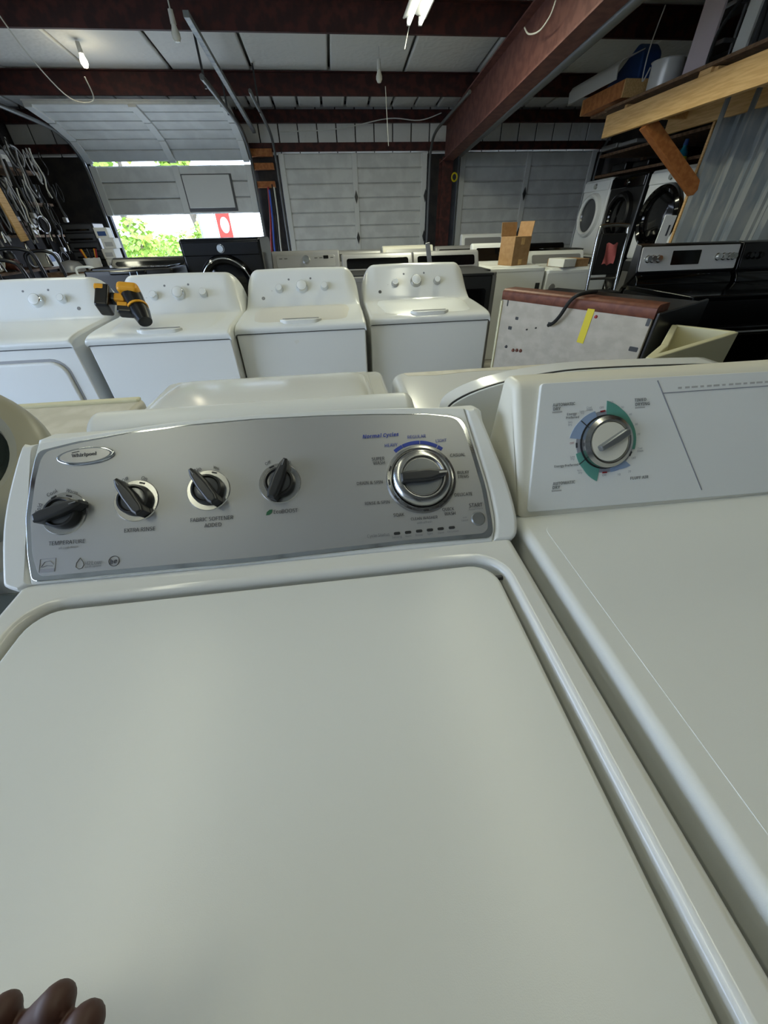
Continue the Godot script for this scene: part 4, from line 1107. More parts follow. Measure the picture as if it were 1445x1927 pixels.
	part(t, "carton_body", G.new().rbox(Vector3(0, 0.035, 0), Vector3(0.36, 0.07, 0.24), 0.004), M.card)
	part(t, "paper_wrap", G.new().rbox(Vector3(-0.10, 0.039, 0.015), Vector3(0.165, 0.075, 0.245), 0.006), M.paper)
	# folding step stool
	t = thing("step_stool", "folding metal step stool with a tubular frame and a pink rag", "step stool", Vector3(2.78, 0, -4.16))
	part(t, "frame", G.new().tube(curve([Vector3(-0.16, 0.0, 0.16), Vector3(-0.155, 0.9, 0.02), Vector3(-0.15, 1.22, -0.02), Vector3(-0.11, 1.27, -0.025), Vector3(0.11, 1.27, -0.025), Vector3(0.15, 1.22, -0.02), Vector3(0.155, 0.9, 0.02), Vector3(0.16, 0.0, 0.16)], 6), 0.016, 10), M.steel)
	for s in [-1, 1]:
		part(t, "rear_leg", G.new().cyl(Vector3(s * 0.13, 0.75, 0.0), Vector3(s * 0.13, 0.0, -0.25), 0.013, -1.0, 10), M.steel)
	for e in [[0.72, 0.06], [0.42, 0.1]]:
		part(t, "step", G.new().rbox(Vector3(0, e[0], e[1]), Vector3(0.29, 0.03, 0.22), 0.008), M.rubber)
	part(t, "back_pad", G.new().rbox(Vector3(0, 1.04, 0.0), Vector3(0.26, 0.34, 0.03), 0.01), M.rubber)
	part(t, "brace", G.new().cyl(Vector3(-0.15, 0.84, 0.03), Vector3(0.15, 0.84, 0.03), 0.011, -1.0, 8), M.steel)
	solo("pink_rag", "pink rag hanging on the step stool", "rag", G.new().sheet(6, 6, func(a, b): return Vector3(2.78 + (a - 0.5) * 0.12, 0.96 + b * 0.17 + 0.01 * sin(a * 9), -4.132 + 0.012 * sin(a * 7 + b * 4))), M.pink)
	solo("metal_pan", "shallow silver pan set among the far machines", "pan", G.new().lathe([Vector2(0, 0.0), Vector2(0.2, 0.0), Vector2(0.26, 0.07), Vector2(0.27, 0.07), Vector2(0.205, -0.006)], Transform3D(Basis(Vector3(1, 0, 0), -PI / 2), Vector3(2.95, 0.978, -5.42)), 28), M.steel)

# ---------- stoves, stacked machines and the shelf on the right
func stove(label: String, at: Vector3, con: Material, steel: bool) -> Node3D:
	var t := thing("stove", label, "stove", at, 0.0)
	part(t, "body", G.new().rbox(Vector3(0, 0.45, 0), Vector3(0.755, 0.9, 0.64), 0.012), M.black)
	part(t, "cooktop", G.new().push(rrect(0.765, 0.63, 0.02, 4, 0, -0.01), FLAT(), 0.895, 0.925, 0.008, 3), M.black_gloss)
	part(t, "oven_door", G.new().rbox(Vector3(0, 0.5, 0.335), Vector3(0.74, 0.5, 0.04), 0.012), M.black_gloss)
	part(t, "door_handle", G.new().cyl(Vector3(-0.3, 0.72, 0.39), Vector3(0.3, 0.72, 0.39), 0.014, -1.0, 12), M.steel if steel else M.black)
	part(t, "vent_ledge", G.new().push(soft([Vector2(-0.32, 0.92), Vector2(-0.2, 0.92), Vector2(-0.22, 0.97), Vector2(-0.25, 1.0), Vector2(-0.32, 1.0)], 0.015, 3), SIDE(Vector3(0.375, 0, 0)), 0.0, 0.75, 0.01, 2, 0.01), M.black_gloss)
	part(t, "backguard", G.new().push(soft([Vector2(-0.33, 0.9), Vector2(-0.235, 1.0), Vector2(-0.27, 1.16), Vector2(-0.33, 1.17)], 0.008, 2), SIDE(Vector3(0.385, 0, 0)), 0.0, 0.77, 0.006, 2, 0.006), M.black)
	var F := face_at(Vector3(0, 1.0, -0.235), Vector3(0, 1.16, -0.27))
	var c := part(t, "control_panel", G.new().push(rrect(0.75, 0.145, 0.008, 2, 0, 0.082), F, 0.0, 0.006, 0.002, 2), con)
	part(c, "display", G.new().push(rrect(0.22, 0.085, 0.004, 2, -0.03, 0.085), F, 0.004, 0.0075, 0.001, 1), M.black_gloss)
	for x in [-0.325, -0.29, -0.245, 0.215, 0.26, 0.305, 0.335]:
		var k := part(c, "burner_knob", G.new().lathe([Vector2(0, 0.026), Vector2(0.017, 0.026), Vector2(0.019, 0.008), Vector2(0.023, 0.006), Vector2(0.023, 0.0)], at_face(F, Vector2(x, 0.082), 0.0, 0.006), 18), M.chrome if steel else M.black_gloss)
	return t
func right_side() -> void:
	stove("black stove with a stainless steel control panel and chrome knobs", Vector3(2.55, 0, -2.62), M.brushed, true)
	stove("all black stove against the corrugated wall", Vector3(3.34, 0, -2.62), M.black, false)
	var p := on_z(1232, 440, -2.75)
	var sg := solo("price_card", "white card standing on top of the stainless control panel", "card", G.new().rbox(Vector3(2.33, 1.245, -2.925), Vector3(0.085, 0.155, 0.006), 0.002, Basis(Vector3(0, 0, 1), -0.04)), M.paper)
	part(sg, "print_mark", G.new().box(Vector3(2.345, 1.24, -2.921), Vector3(0.012, 0.06, 0.002), Basis(Vector3(0, 0, 1), -0.04)), M.ink)
	# black fronts further right
	var t := thing("stove", "black glass stove front in the foreground of the stoves", "stove", Vector3(2.92, 0, -1.75))
	part(t, "body", G.new().rbox(Vector3(0, 0.42, 0), Vector3(0.76, 0.84, 0.5), 0.012), M.black)
	part(t, "cooktop", G.new().push(rrect(0.77, 0.51, 0.02, 4), FLAT(), 0.838, 0.87, 0.008, 3), M.black_gloss)
	part(t, "oven_door", G.new().rbox(Vector3(0, 0.46, 0.262), Vector3(0.74, 0.5, 0.03), 0.01), M.black_gloss)
	# old stove turned round: its back panel faces the aisle
	var A := on_y(948, 545, 1.03)
	var B := on_y(1240, 577, 1.03)
	A.y = 0; B.y = 0
	var u := (B - A).normalized()
	var wide := A.distance_to(B)
	var turn := atan2(-u.z, u.x)
	t = thing("old_stove", "old stove turned to show its scuffed beige back panel with brown top edge", "stove", A, turn)
	var dp := 0.5
	part(t, "body", G.new().rbox(Vector3(wide / 2, 0.5, -dp / 2), Vector3(wide, 1.0, dp - 0.02), 0.01), M.black)
	var back := part(t, "back_panel", G.new().push(rrect(wide - 0.01, 0.86, 0.008, 2, wide / 2, 0.56), Transform3D(Basis(), Vector3(0, 0, -0.012)), 0.0, 0.014, 0.003, 1), M.old_panel)
	part(t, "top_trim", G.new().push(soft([Vector2(0.004, 0.985), Vector2(0.006, 1.025), Vector2(-0.01, 1.035), Vector2(-0.10, 1.035), Vector2(-0.10, 0.985)], 0.006, 2), SIDE(Vector3(wide, 0, 0)), 0.0, wide), M.brown_metal)
	part(t, "side_panel", G.new().rbox(Vector3(wide + 0.008, 0.52, -dp / 2), Vector3(0.016, 0.98, dp), 0.006), M.black)
	part(t, "corner_strip", G.new().box(Vector3(0.004, 0.8, 0.004), Vector3(0.01, 0.36, 0.012)), M.bone)
	var L := Transform3D(Basis(Vector3(0, 1, 0), turn), A)
	var X := Transform3D(L.basis, L.origin)
	part(back, "yellow_tape", G.new().rbox(Vector3(on_face(1103, 612, X).x, on_face(1103, 612, X).y, 0.0035), Vector3(0.032, on_face(1105, 577, X).y - on_face(1100, 648, X).y, 0.002), 0.0005, Basis(Vector3(0, 0, 1), -0.06)), M.tape, "strip of yellow tape")
	for e in [[1122, 596, 0.007, M.red], [953, 652, 0.008, M.dark_grey], [966, 659, 0.009, M.brown_metal], [973, 659, 0.009, M.brown_metal], [980, 660, 0.009, M.brown_metal], [992, 620, 0.004, M.black], [1009, 617, 0.004, M.black]]:
		var c := on_face(e[0], e[1], X)
		part(back, "screw", G.new().lathe([Vector2(0, 0.008), Vector2(e[2] * 0.7, 0.007), Vector2(e[2], 0.0)], Transform3D(Basis(), Vector3(c.x, c.y, 0.002)), 14), e[3])
	for e in [[956, 570, 0.008, 0.03], [1222, 602, 0.014, 0.045], [973, 599, 0.018, 0.014], [960, 617, 0.022, 0.016], [1192, 657, 0.035, 0.018], [1035, 610, 0.022, 0.018]]:
		var c := on_face(e[0], e[1], X)
		part(back, "vent_slot", G.new().push(rrect(e[2], e[3], 0.003, 2, c.x, c.y), Transform3D(), 0.0, 0.0028), M.dark_grey)
	var cordp := []
	for e in [[1036, 611, 0.02], [1048, 606, 0.03], [1062, 592, 0.035], [1080, 566, 0.035], [1097, 546, 0.02], [1108, 538, -0.03]]:
		var c := on_face(e[0], e[1], X)
		cordp.append(Vector3(c.x, maxf(c.y, 0.0), e[2]))
	cordp[4].y = 1.045; cordp[5].y = 1.05; cordp[5].z = -0.08
	part(t, "power_cord", G.new().tube(curve(cordp, 5), 0.008, 8), M.rubber, "black power cord")
	# cream open bin
	var a := on_y(1270, 612, 0.95)
	var b := on_y(1383, 625, 0.95)
	var c0 := on_y(1222, 674, 0.95)
	var d0 := on_y(1250, 650, 0.95)
	t = thing("plastic_bin", "cream open-topped bin between the old stove and the black stoves", "bin", Vector3(a.x, 0, a.z))
	var q := [Vector2(a.x, -a.z), Vector2(b.x, -b.z), Vector2(c0.x, -c0.z), Vector2(d0.x, -d0.z)]
	part(t, "bin_floor", gw(t).push(q, FLAT(), 0.76, 0.77), M.bone)
	part(t, "bin_stand", gw(t).push(q, FLAT(), 0.0, 0.76), M.dark_grey)
	for i in 4:
		var s: Vector2 = q[i]
		var f: Vector2 = q[(i + 1) % 4]
		var d := (f - s).normalized()
		var w := Vector2(d.y, -d.x) * 0.011
		part(t, "bin_wall", gw(t).push([s - w, f - w, f + w, s + w], FLAT(), 0.765, 0.952, 0.004, 2), M.bone)
	# stacked machines facing the aisle
	var row := [[-6.33, "white", 0.0], [-5.66, "black", 0.0], [-4.93, "big", 0.06]]
	for e in row:
		var at := Vector3(4.12, 0, e[0])
		var lower := front_loader("front_load_washer", "%s front-load washer at the bottom of its stack" % ["white", "black", "grey"][row.find(e)], "washing machine", at, -PI / 2 + e[2], 0.66, 0.93, 0.7, [M.plastic, M.black, M.grey][row.find(e)], M.chrome, M.black_gloss, 0.24, 0.5, M.dark_grey)
	front_loader("front_load_dryer", "white front-load dryer with a grey porthole on top of a stack beside the garage door", "dryer", Vector3(4.12, 0.93, -6.33), -PI / 2, 0.62, 0.84, 0.7, M.plastic, M.plastic, mat(Color(0.3, 0.31, 0.32), 0.2), 0.25, 0.45, M.plastic)
	front_loader("front_load_dryer", "black front-load dryer on top of a stack between two white dryers", "dryer", Vector3(4.12, 0.93, -5.66), -PI / 2, 0.67, 0.83, 0.7, M.black, M.black, M.black_gloss, 0.25, 0.43, M.black_gloss)
	front_loader("front_load_dryer", "white front-load dryer with a large black door under the wooden bracket", "dryer", Vector3(4.12, 0.93, -4.93), -PI / 2 + 0.06, 0.66, 0.82, 0.7, M.plastic, M.black_gloss, M.black_gloss, 0.30, 0.40, M.plastic)

# ---------- shelf, beams' fittings, wires
func overhead() -> void:
	# wooden shelf on the right
	var t := thing("wall_shelf", "pale timber shelf with a diagonal brace on the corrugated wall", "shelf", Vector3(3.35, 2.0, -4.1))
	var x := 3.0
	var z0 := on_x(1160, 240, x).z
	part(t, "front_beam", gw(t).rbox(Vector3(x, 2.085, (z0 + 0.4) / 2 - 0.2), Vector3(0.045, 0.17, absf(z0) + 0.4), 0.004), M.wood)
	part(t, "shelf_board", gw(t).rbox(Vector3(x + 0.36, 2.215, (z0 + 0.4) / 2 - 0.2), Vector3(0.78, 0.022, absf(z0) + 0.5), 0.003), M.plank)
	for z in [z0 + 0.05, z0 + 1.1, z0 + 2.2, z0 + 3.3]:
		part(t, "joist", gw(t).rbox(Vector3(x + 0.38, 2.15, z), Vector3(0.74, 0.10, 0.04), 0.003), M.wood)
	part(t, "shelf_board", gw(t).rbox(Vector3(x + 0.25, 2.245, z0 - 0.27), Vector3(0.3, 0.022, 0.95), 0.003), M.plank)
	part(t, "spacer_block", gw(t).rbox(Vector3(x + 0.02, 2.19, z0 + 1.02), Vector3(0.06, 0.035, 0.12), 0.003), M.wood)
	for z in [z0 + 0.42, z0 + 3.4]:
		var a := Vector3(x + 0.03, 2.02, z)
		var b := Vector3(3.70, 1.53, z + 0.1)
		var d := (b - a).normalized()
		var s := d.cross(Vector3(0, 0, 1)).normalized()
		part(t, "brace", gw(t).rbox((a + b) / 2, Vector3(a.distance_to(b), 0.1, 0.09), 0.004, Basis(d, s, d.cross(s)).orthonormalized()), M.wood_brown)
	part(t, "ledger", gw(t).rbox(Vector3(3.70, 2.1, (z0 + 0.4) / 2 - 0.2), Vector3(0.04, 0.15, absf(z0) + 0.4), 0.003), M.wood)
	var top := 2.226
	# things on it
	t = thing("wooden_crate", "shallow brown wooden crate overhanging the end of the timber shelf", "crate", Vector3(3.15, 2.26, -5.37))
	part(t, "crate_floor", gw(t).rbox(Vector3(3.17, 2.272, -5.37), Vector3(0.34, 0.02, 0.74), 0.002), M.wood_brown)
	for x2 in [3.0, 3.34]:
		part(t, "crate_side", gw(t).rbox(Vector3(x2, 2.325, -5.37), Vector3(0.02, 0.125, 0.74), 0.002), M.wood_brown)
	for z in [-5.74, -5.0]:
		part(t, "crate_end", gw(t).rbox(Vector3(3.17, 2.325, z), Vector3(0.36, 0.125, 0.02), 0.002), M.wood)
	solo("metal_trim", "bright silver bent metal trim lying on the wooden crate", "metal trim", G.new().push([Vector2(-0.12, -0.03), Vector2(-0.13, 0.06), Vector2(-0.10, 0.10), Vector2(0.1, 0.17), Vector2(0.1, 0.162), Vector2(-0.095, 0.092), Vector2(-0.122, 0.058), Vector2(-0.112, -0.03)], Transform3D(Basis(), Vector3(3.04, 2.42, -5.95)), 0.0, 0.9), M.brushed)
	solo("blue_tarp", "folded blue tarp on the wooden crate", "tarp", G.new().push(soft([Vector2(-5.72, 2.39), Vector2(-5.6, 2.47), Vector2(-5.2, 2.66), Vector2(-5.1, 2.58), Vector2(-5.08, 2.39)], 0.03, 3), SIDE(Vector3(3.36, 0, 0)), 0.0, 0.2, 0.02, 2, 0.02), M.blue)
	t = thing("stock_pot", "dented aluminium stock pot with a wire handle on the timber shelf", "pot", Vector3(3.2, top, -4.72))
	part(t, "pot_body", gw(t).lathe([Vector2(0.125, 0.0), Vector2(0.13, 0.1), Vector2(0.135, 0.2), Vector2(0.145, 0.205), Vector2(0.13, 0.205), Vector2(0.122, 0.01), Vector2(0, 0.01), Vector2(0, 0.0)], Transform3D(Basis(Vector3(1, 0, 0), -PI / 2), Vector3(3.2, top, -4.72)), 32), M.brushed)
	part(t, "pot_handle", gw(t).tube(curve([Vector3(3.07, top + 0.18, -4.78), Vector3(3.04, top + 0.1, -4.8), Vector3(3.05, top + 0.3, -4.84), Vector3(3.1, top + 0.55, -4.86)], 5), 0.006, 6), M.brushed)
	solo("board_panel", "tall pinkish white board standing on the timber shelf", "board", G.new().rbox(Vector3(3.2, top + 0.40, -4.36), Vector3(0.02, 0.80, 0.24), 0.003), mat(Color(0.8, 0.74, 0.75), 0.6))
	solo("board_panel", "short peeling white board leaning behind the tall one on the timber shelf", "board", G.new().rbox(Vector3(3.3, top + 0.28, -4.05), Vector3(0.02, 0.56, 0.12), 0.003), M.paper)
	solo("cable_bundle", "black cable looped over the boards on the timber shelf", "cable", G.new().tube(curve([Vector3(3.14, top + 0.014, -4.14), Vector3(3.1, top + 0.2, -4.08), Vector3(3.13, top + 0.36, -3.95), Vector3(3.12, top + 0.46, -3.82), Vector3(3.1, top + 0.3, -3.72), Vector3(3.12, top + 0.014, -3.7)], 6), 0.013, 8), M.rubber)
	t = thing("vacuum_motor", "black and maroon vacuum motor on the timber shelf", "motor", Vector3(3.3, top, -3.4))
	part(t, "motor_drum", gw(t).cyl(Vector3(3.3, top, -3.35), Vector3(3.3, top + 0.3, -3.35), 0.12, 0.1, 20), M.black)
	part(t, "motor_cap", gw(t).cyl(Vector3(3.3, top + 0.3, -3.35), Vector3(3.3, top + 0.5, -3.35), 0.1, 0.06, 20), mat(Color(0.3, 0.08, 0.1), 0.4))
	part(t, "hose", gw(t).tube(curve([Vector3(3.22, top + 0.32, -3.35), Vector3(3.05, top + 0.28, -3.3), Vector3(2.98, top + 0.42, -3.15), Vector3(3.05, top + 0.6, -3.05)], 6), 0.03, 10), M.track)
	t = thing("metal_rack", "small white wire rack standing behind the stock pot", "rack", Vector3(3.5, top, -4.6))
	for z in [-4.75, -4.4]:
		part(t, "upright", gw(t).cyl(Vector3(3.5, top, z), Vector3(3.5, top + 0.62, z), 0.012, -1.0, 8), M.satin)
	for y in [0.3, 0.5, 0.7]:
		part(t, "rung", gw(t).rbox(Vector3(3.5, top + y - 0.06, -4.57), Vector3(0.2, 0.03, 0.36), 0.006), M.satin)
	solo("motor_block", "dark motor block on the rack behind the stock pot", "motor", G.new().rbox(Vector3(3.5, top + 0.53, -4.57), Vector3(0.16, 0.14, 0.2), 0.02, Basis(), 2), M.black)
	# low shelf with parts above the stacked dryers
	t = thing("parts_shelf", "long dark board shelf above the stacked dryers", "shelf", Vector3(4.3, 1.9, -5.9))
	part(t, "board", gw(t).rbox(Vector3(4.35, 1.83, -5.75), Vector3(0.7, 0.03, 2.2), 0.004), M.plank)
	part(t, "board", gw(t).rbox(Vector3(4.35, 2.05, -5.75), Vector3(0.7, 0.03, 2.2), 0.004), M.plank)
	for z in [-6.8, -4.72]:
		part(t, "post", gw(t).rbox(Vector3(4.66, 1.1, z), Vector3(0.06, 2.2, 0.06), 0.004), M.plank)
	for e in [[-6.6, 0.28, 0.05, 0], [-6.2, 0.3, 0.04, 2], [-5.7, 0.26, 0.06, 1]]:
		solo("drip_tray", "flat metal tray stacked on the board shelf above the dryers", "tray", G.new().rbox(Vector3(4.15, 2.066 + e[2], e[0]), Vector3(0.4, e[2], 0.36), 0.012, Basis(Vector3(0, 0, 1), 0.0), 2), [M.satin, M.black, M.grey][e[3]], "trays on the board shelf")
	for e in [[-6.4, 0.09], [-5.95, 0.07], [-5.35, 0.1]]:
		solo("motor_block", "dark machine part lying between the two shelf boards", "machine part", G.new().rbox(Vector3(4.2, 1.846 + e[1] / 2, e[0]), Vector3(0.3, e[1], 0.3), 0.02, Basis(), 2), M.black, "parts between the shelf boards")
	t = thing("spray_bottle", "teal detergent bottle with a blue cap on the white dryer with large black door", "bottle", Vector3(3.92, 1.755, -5.08))
	part(t, "bottle_body", G.new().lathe([Vector2(0, 0.0), Vector2(0.05, 0.0), Vector2(0.055, 0.02), Vector2(0.05, 0.12), Vector2(0.02, 0.16), Vector2(0.02, 0.18), Vector2(0, 0.18)], Transform3D(Basis(Vector3(1, 0, 0), -PI / 2), Vector3()), 20), M.teal_plastic)
	part(t, "bottle_label", G.new().lathe([Vector2(0.0555, 0.05), Vector2(0.0535, 0.09)], Transform3D(Basis(Vector3(1, 0, 0), -PI / 2), Vector3()), 20), M.lime)
	part(t, "cap", G.new().cyl(Vector3(0, 0.18, 0), Vector3(0, 0.23, 0), 0.025, 0.018, 14), M.blue)
	# bulbs and cords
	bulb(Vector3(-2.44, 2.79, -6.4), true, "lit bare bulb glowing under the insulation by the open door")
	bulb(Vector3(0.76, 2.70, -6.42), false, "unlit bare bulb hanging between the rust red beams")
	bulb(Vector3(-1.18, 2.70, -5.33), false, "small unlit bulb hanging from the nearest rust red beam")
	solo("wire", "thin white wire sagging from the left fluorescent light to the lit bulb", "wire", G.new().tube(curve([Vector3(-2.62, 2.9, -5.3), Vector3(-2.65, 2.66, -5.7), Vector3(-2.68, 2.5, -6.3), Vector3(-2.48, 2.5, -6.4), Vector3(-2.46, 2.66, -6.33)], 6), 0.006, 6), M.paper)
	solo("pull_cord", "thin pull cord hanging below the unlit bulb", "cord", G.new().cyl(Vector3(0.83, 2.62, -6.4), Vector3(0.86, 2.12, -6.4), 0.004, -1.0, 6), M.paper)
	solo("pull_cord", "thin pull cord hanging from the end of the fluorescent light", "cord", G.new().cyl(Vector3(0.95, 2.83, -5.45), Vector3(0.9, 2.66, -5.45), 0.004, -1.0, 6), M.paper)
	solo("wire", "yellowish wire running along the eave beam of the far wall", "wire", G.new().tube(curve([Vector3(-0.6, 2.52, -8.2), Vector3(0.3, 2.55, -8.2), Vector3(1.1, 2.66, -8.2), Vector3(1.6, 2.64, -8.2), Vector3(1.95, 2.72, -8.2)], 6), 0.007, 6), M.paper)
	var hp := on_x(1040, 0, 1.96)
	solo("wire", "white wire loop dangling on the side of the rafter", "wire", G.new().tube(curve([on_x(1046, 0, 1.93), on_x(1035, 30, 1.93), on_x(1015, 58, 1.93), on_x(995, 64, 1.93), on_x(987, 52, 1.93)], 5), 0.006, 6), M.paper)
	# hangers of the door tracks
	for e in [[412, 0, 480, 232], [400, 135, 470, 262], [475, 152, 525, 290]]:
		pass
	solo("track_hanger", "long pale steel angle sloping over the open garage door", "steel angle", G.new().rbox(Vector3(-0.99, 2.62, -6.6), Vector3(0.05, 0.04, 3.2), 0.004, Basis(Vector3(1, 0, 0), -0.06)), M.galv)
	for e in [[-1.13, -7.0], [-0.72, -6.9], [-1.13, -5.9]]:
		solo("hanger_rod", "dark rod holding up a door track", "rod", G.new().box(Vector3(e[0], 2.7, e[1]), Vector3(0.02, 0.42, 0.02)), M.dark_grey, "rods holding the door tracks")
	for e in [[505, 355, 512, 478, 0.016, M.red], [507, 360, 518, 478, 0.014, M.cord_blue], [516, 355, 530, 478, 0.012, M.paper], [512, 350, 527, 478, 0.01, M.rubber]]:
		var zc: float = -8.16 + {M.red: 0.0, M.cord_blue: 0.045, M.paper: 0.0, M.rubber: 0.09}[e[5]]
		var a := on_z(e[0], e[1], zc)
		var b := on_z(e[2], e[3], zc)
		solo("electric_cable", "%s cord hanging on the pier between two garage doors" % {M.red: "red", M.cord_blue: "blue", M.paper: "white", M.rubber: "black"}[e[5]], "cord", G.new().tube(curve([a + Vector3(0, 0.02, 0), a.lerp(b, 0.4) + Vector3(0.01, 0, 0.01), b, Vector3(b.x, 0.3, b.z)], 5), e[4], 8), e[5])
	solo("yellow_rope", "coil of yellow rope hung on the steel column", "rope", G.new().ring(Vector3(2.17, 1.95, -7.96), Vector3(0.3, 0, 1), 0.05, 0.012, 24, 8), M.tape)

func bulb(at: Vector3, on: bool, label: String) -> void:
	var t := thing("bare_bulb", label, "light bulb", at, 0.0, "")
	part(t, "bulb_socket", G.new().cyl(Vector3(0, 0.05, 0), Vector3(0, 0.13, 0), 0.024, 0.02, 14), M.paper)
	part(t, "lamp_bulb", G.new().lathe([Vector2(0, -0.055), Vector2(0.02, -0.05), Vector2(0.036, -0.025), Vector2(0.036, 0.0), Vector2(0.024, 0.03), Vector2(0.018, 0.055)], Transform3D(Basis(Vector3(1, 0, 0), -PI / 2), Vector3()), 20), glow(Color(1.0, 0.97, 0.85), 10.0) if on else M.bulb)
	part(t, "bulb_cord", G.new().cyl(Vector3(0, 0.13, 0), Vector3(0, roof_y(at.z) - at.y - 0.01, 0), 0.006, -1.0, 6), M.paper)
	if on:
		var l := OmniLight3D.new()
		l.name = "lamp_light"
		l.light_energy = 0.12
		l.light_color = Color(1.0, 0.95, 0.82)
		l.light_size = 0.04
		l.omni_range = 15.0
		l.omni_attenuation = 2.0
		l.shadow_enabled = true
		t.add_child(l)
		l.position = Vector3(0, -0.08, 0)

# ---------- crowded bench and shelves along the left wall
func clutter() -> void:
	var t := thing("storage_rack", "dark storage rack crowded with machine parts along the left wall", "rack", Vector3(-4.25, 0, -6.2))
	for y in [0.55, 0.95, 1.32, 1.68, 2.02]:
		part(t, "rack_shelf", gw(t).rbox(Vector3(-4.27, y, -6.0), Vector3(0.5, 0.03, 3.2), 0.004), M.plank)
	for z in [-7.55, -6.5, -5.5, -4.45]:
		for x in [-4.5]:
			part(t, "rack_post", gw(t).rbox(Vector3(x, 1.1, z), Vector3(0.04, 2.2, 0.04), 0.004), M.dark_wall)
	var mats := [M.black, M.dark_grey, M.satin, M.grey, M.paper, M.rubber, M.brown_metal]
	var names := ["black", "dark grey", "bare metal", "grey", "white", "rubber black", "rusty brown"]
	for y in [0.567, 0.967, 1.337, 1.697, 2.037]:
		var z := -7.35
		while z < -4.6:
			var k := rng.randi() % 4
			var m := rng.randi() % 7
			var h := rng.randf_range(0.10, 0.24)
			var x := -4.12 + rng.randf_range(-0.05, 0.05)
			var w := rng.randf_range(0.07, 0.12)
			if k == 0:
				var o := thing("pump_motor", "%s pump motor lying on the storage rack" % names[m], "motor", Vector3(x, y, z), 0.0, "motors on the storage rack")
				part(o, "motor_can", G.new().cyl(Vector3(-0.1, w * 0.8, 0), Vector3(0.1, w * 0.8, 0), w * 0.8, -1.0, 16), mats[m])
				part(o, "shaft", G.new().cyl(Vector3(0.1, w * 0.8, 0), Vector3(0.16, w * 0.8, 0), 0.014, -1.0, 8), M.steel)
				part(o, "foot", G.new().box(Vector3(0, 0.008, 0), Vector3(0.14, 0.016, w * 1.5)), M.dark_grey)
			elif k == 1:
				var o := thing("parts_box", "%s carton of parts on the storage rack" % names[m], "box", Vector3(x, y, z), rng.randf_range(-0.2, 0.2), "cartons on the storage rack")
				part(o, "box_body", G.new().rbox(Vector3(0, h / 2, 0), Vector3(0.22, h, w * 1.8), 0.004), mats[m])
				part(o, "box_label", G.new().box(Vector3(0.111, h * 0.5, 0), Vector3(0.002, h * 0.4, w)), M.paper if m != 4 else M.blue)
			elif k == 2:
				var o := thing("parts_jar", "%s lidded can on the storage rack" % names[m], "can", Vector3(x, y, z), 0.0, "cans on the storage rack")
				part(o, "can_body", G.new().lathe([Vector2(w * 0.6, 0), Vector2(w * 0.62, 0.01), Vector2(w * 0.62, h - 0.02), Vector2(w * 0.5, h)], Transform3D(Basis(Vector3(1, 0, 0), -PI / 2), Vector3()), 18), mats[m])
				part(o, "can_lid", G.new().cyl(Vector3(0, h - 0.005, 0), Vector3(0, h + 0.02, 0), w * 0.5, -1.0, 18), M.dark_grey)
			else:
				var o := solo("hose_coil", "%s coiled hose on the storage rack" % names[m], "hose", G.new().ring(Vector3(x, y + w + 0.012, z), Vector3(1, 0.1, 0.25), w, 0.012, 24, 6).ring(Vector3(x + 0.03, y + w + 0.014, z + 0.01), Vector3(1, -0.1, 0.2), w, 0.012, 24, 6), mats[m], "hoses on the storage rack")
			z += w * 2.0 + rng.randf_range(0.02, 0.07) + (0.05 if k == 3 else 0.0)
	# wands, cords and hoses hanging in front of the rack in three layers
	for i in 96:
		var m: int = [0, 1, 5, 4, 5, 0, 2, 3][i % 8]
		var z := -7.4 + (i / 3) * 0.088
		var y := rng.randf_range(1.55, 2.3)
		var x: float = [-3.895, -3.825, -3.755][i % 3]
		var l := rng.randf_range(0.2, 0.5)
		if i % 4 == 0:
			var o := thing("vacuum_wand", "%s vacuum wand hanging in front of the storage rack" % names[m], "vacuum wand", Vector3(x, y, z), 0.0, "wands hanging before the rack")
			part(o, "wand_tube", G.new().cyl(Vector3(0, 0, 0), Vector3(0.015, -l, 0.01), 0.015, 0.019, 12), mats[m])
			part(o, "wand_head", G.new().rbox(Vector3(0.015, -l - 0.03, 0.01), Vector3(0.05, 0.06, 0.066), 0.012, Basis(), 2), M.black if m != 0 else M.grey)
		elif i % 4 == 2:
			solo("wire_loop", "%s wire loop hanging in front of the storage rack" % names[m], "wire", G.new().tube(curve([Vector3(x, y, z), Vector3(x + 0.01, y - l * 0.5, z - 0.03), Vector3(x, y - l, z), Vector3(x - 0.01, y - l * 0.5, z + 0.03), Vector3(x, y, z + 0.004)], 5), rng.randf_range(0.005, 0.009), 6), mats[m], "wire loops before the rack")
		else:
			var p := []
			for q in 6:
				p.append(Vector3(x + rng.randf_range(-0.022, 0.022), y - l * q / 5.0, z + rng.randf_range(-0.022, 0.022)))
			solo("hanging_hose", "%s hose dangling in front of the storage rack" % names[m], "hose", G.new().tube(curve(p, 4), rng.randf_range(0.006, 0.013), 7), mats[m], "hoses dangling before the rack")
	for i in 9:
		var a := Vector3(-3.70, 1.0 + (i % 3) * 0.12, -7.2 + i * 0.3)
		solo("bent_bracket", "bright bent metal bracket among the hoses in front of the rack", "bracket", G.new().tube(curve([a + Vector3(0.0, 0.0, -0.05), a + Vector3(0.02, 0.12, 0.02), a + Vector3(0.03, 0.02, 0.06)], 4), 0.011, 6), M.steel, "brackets before the rack")
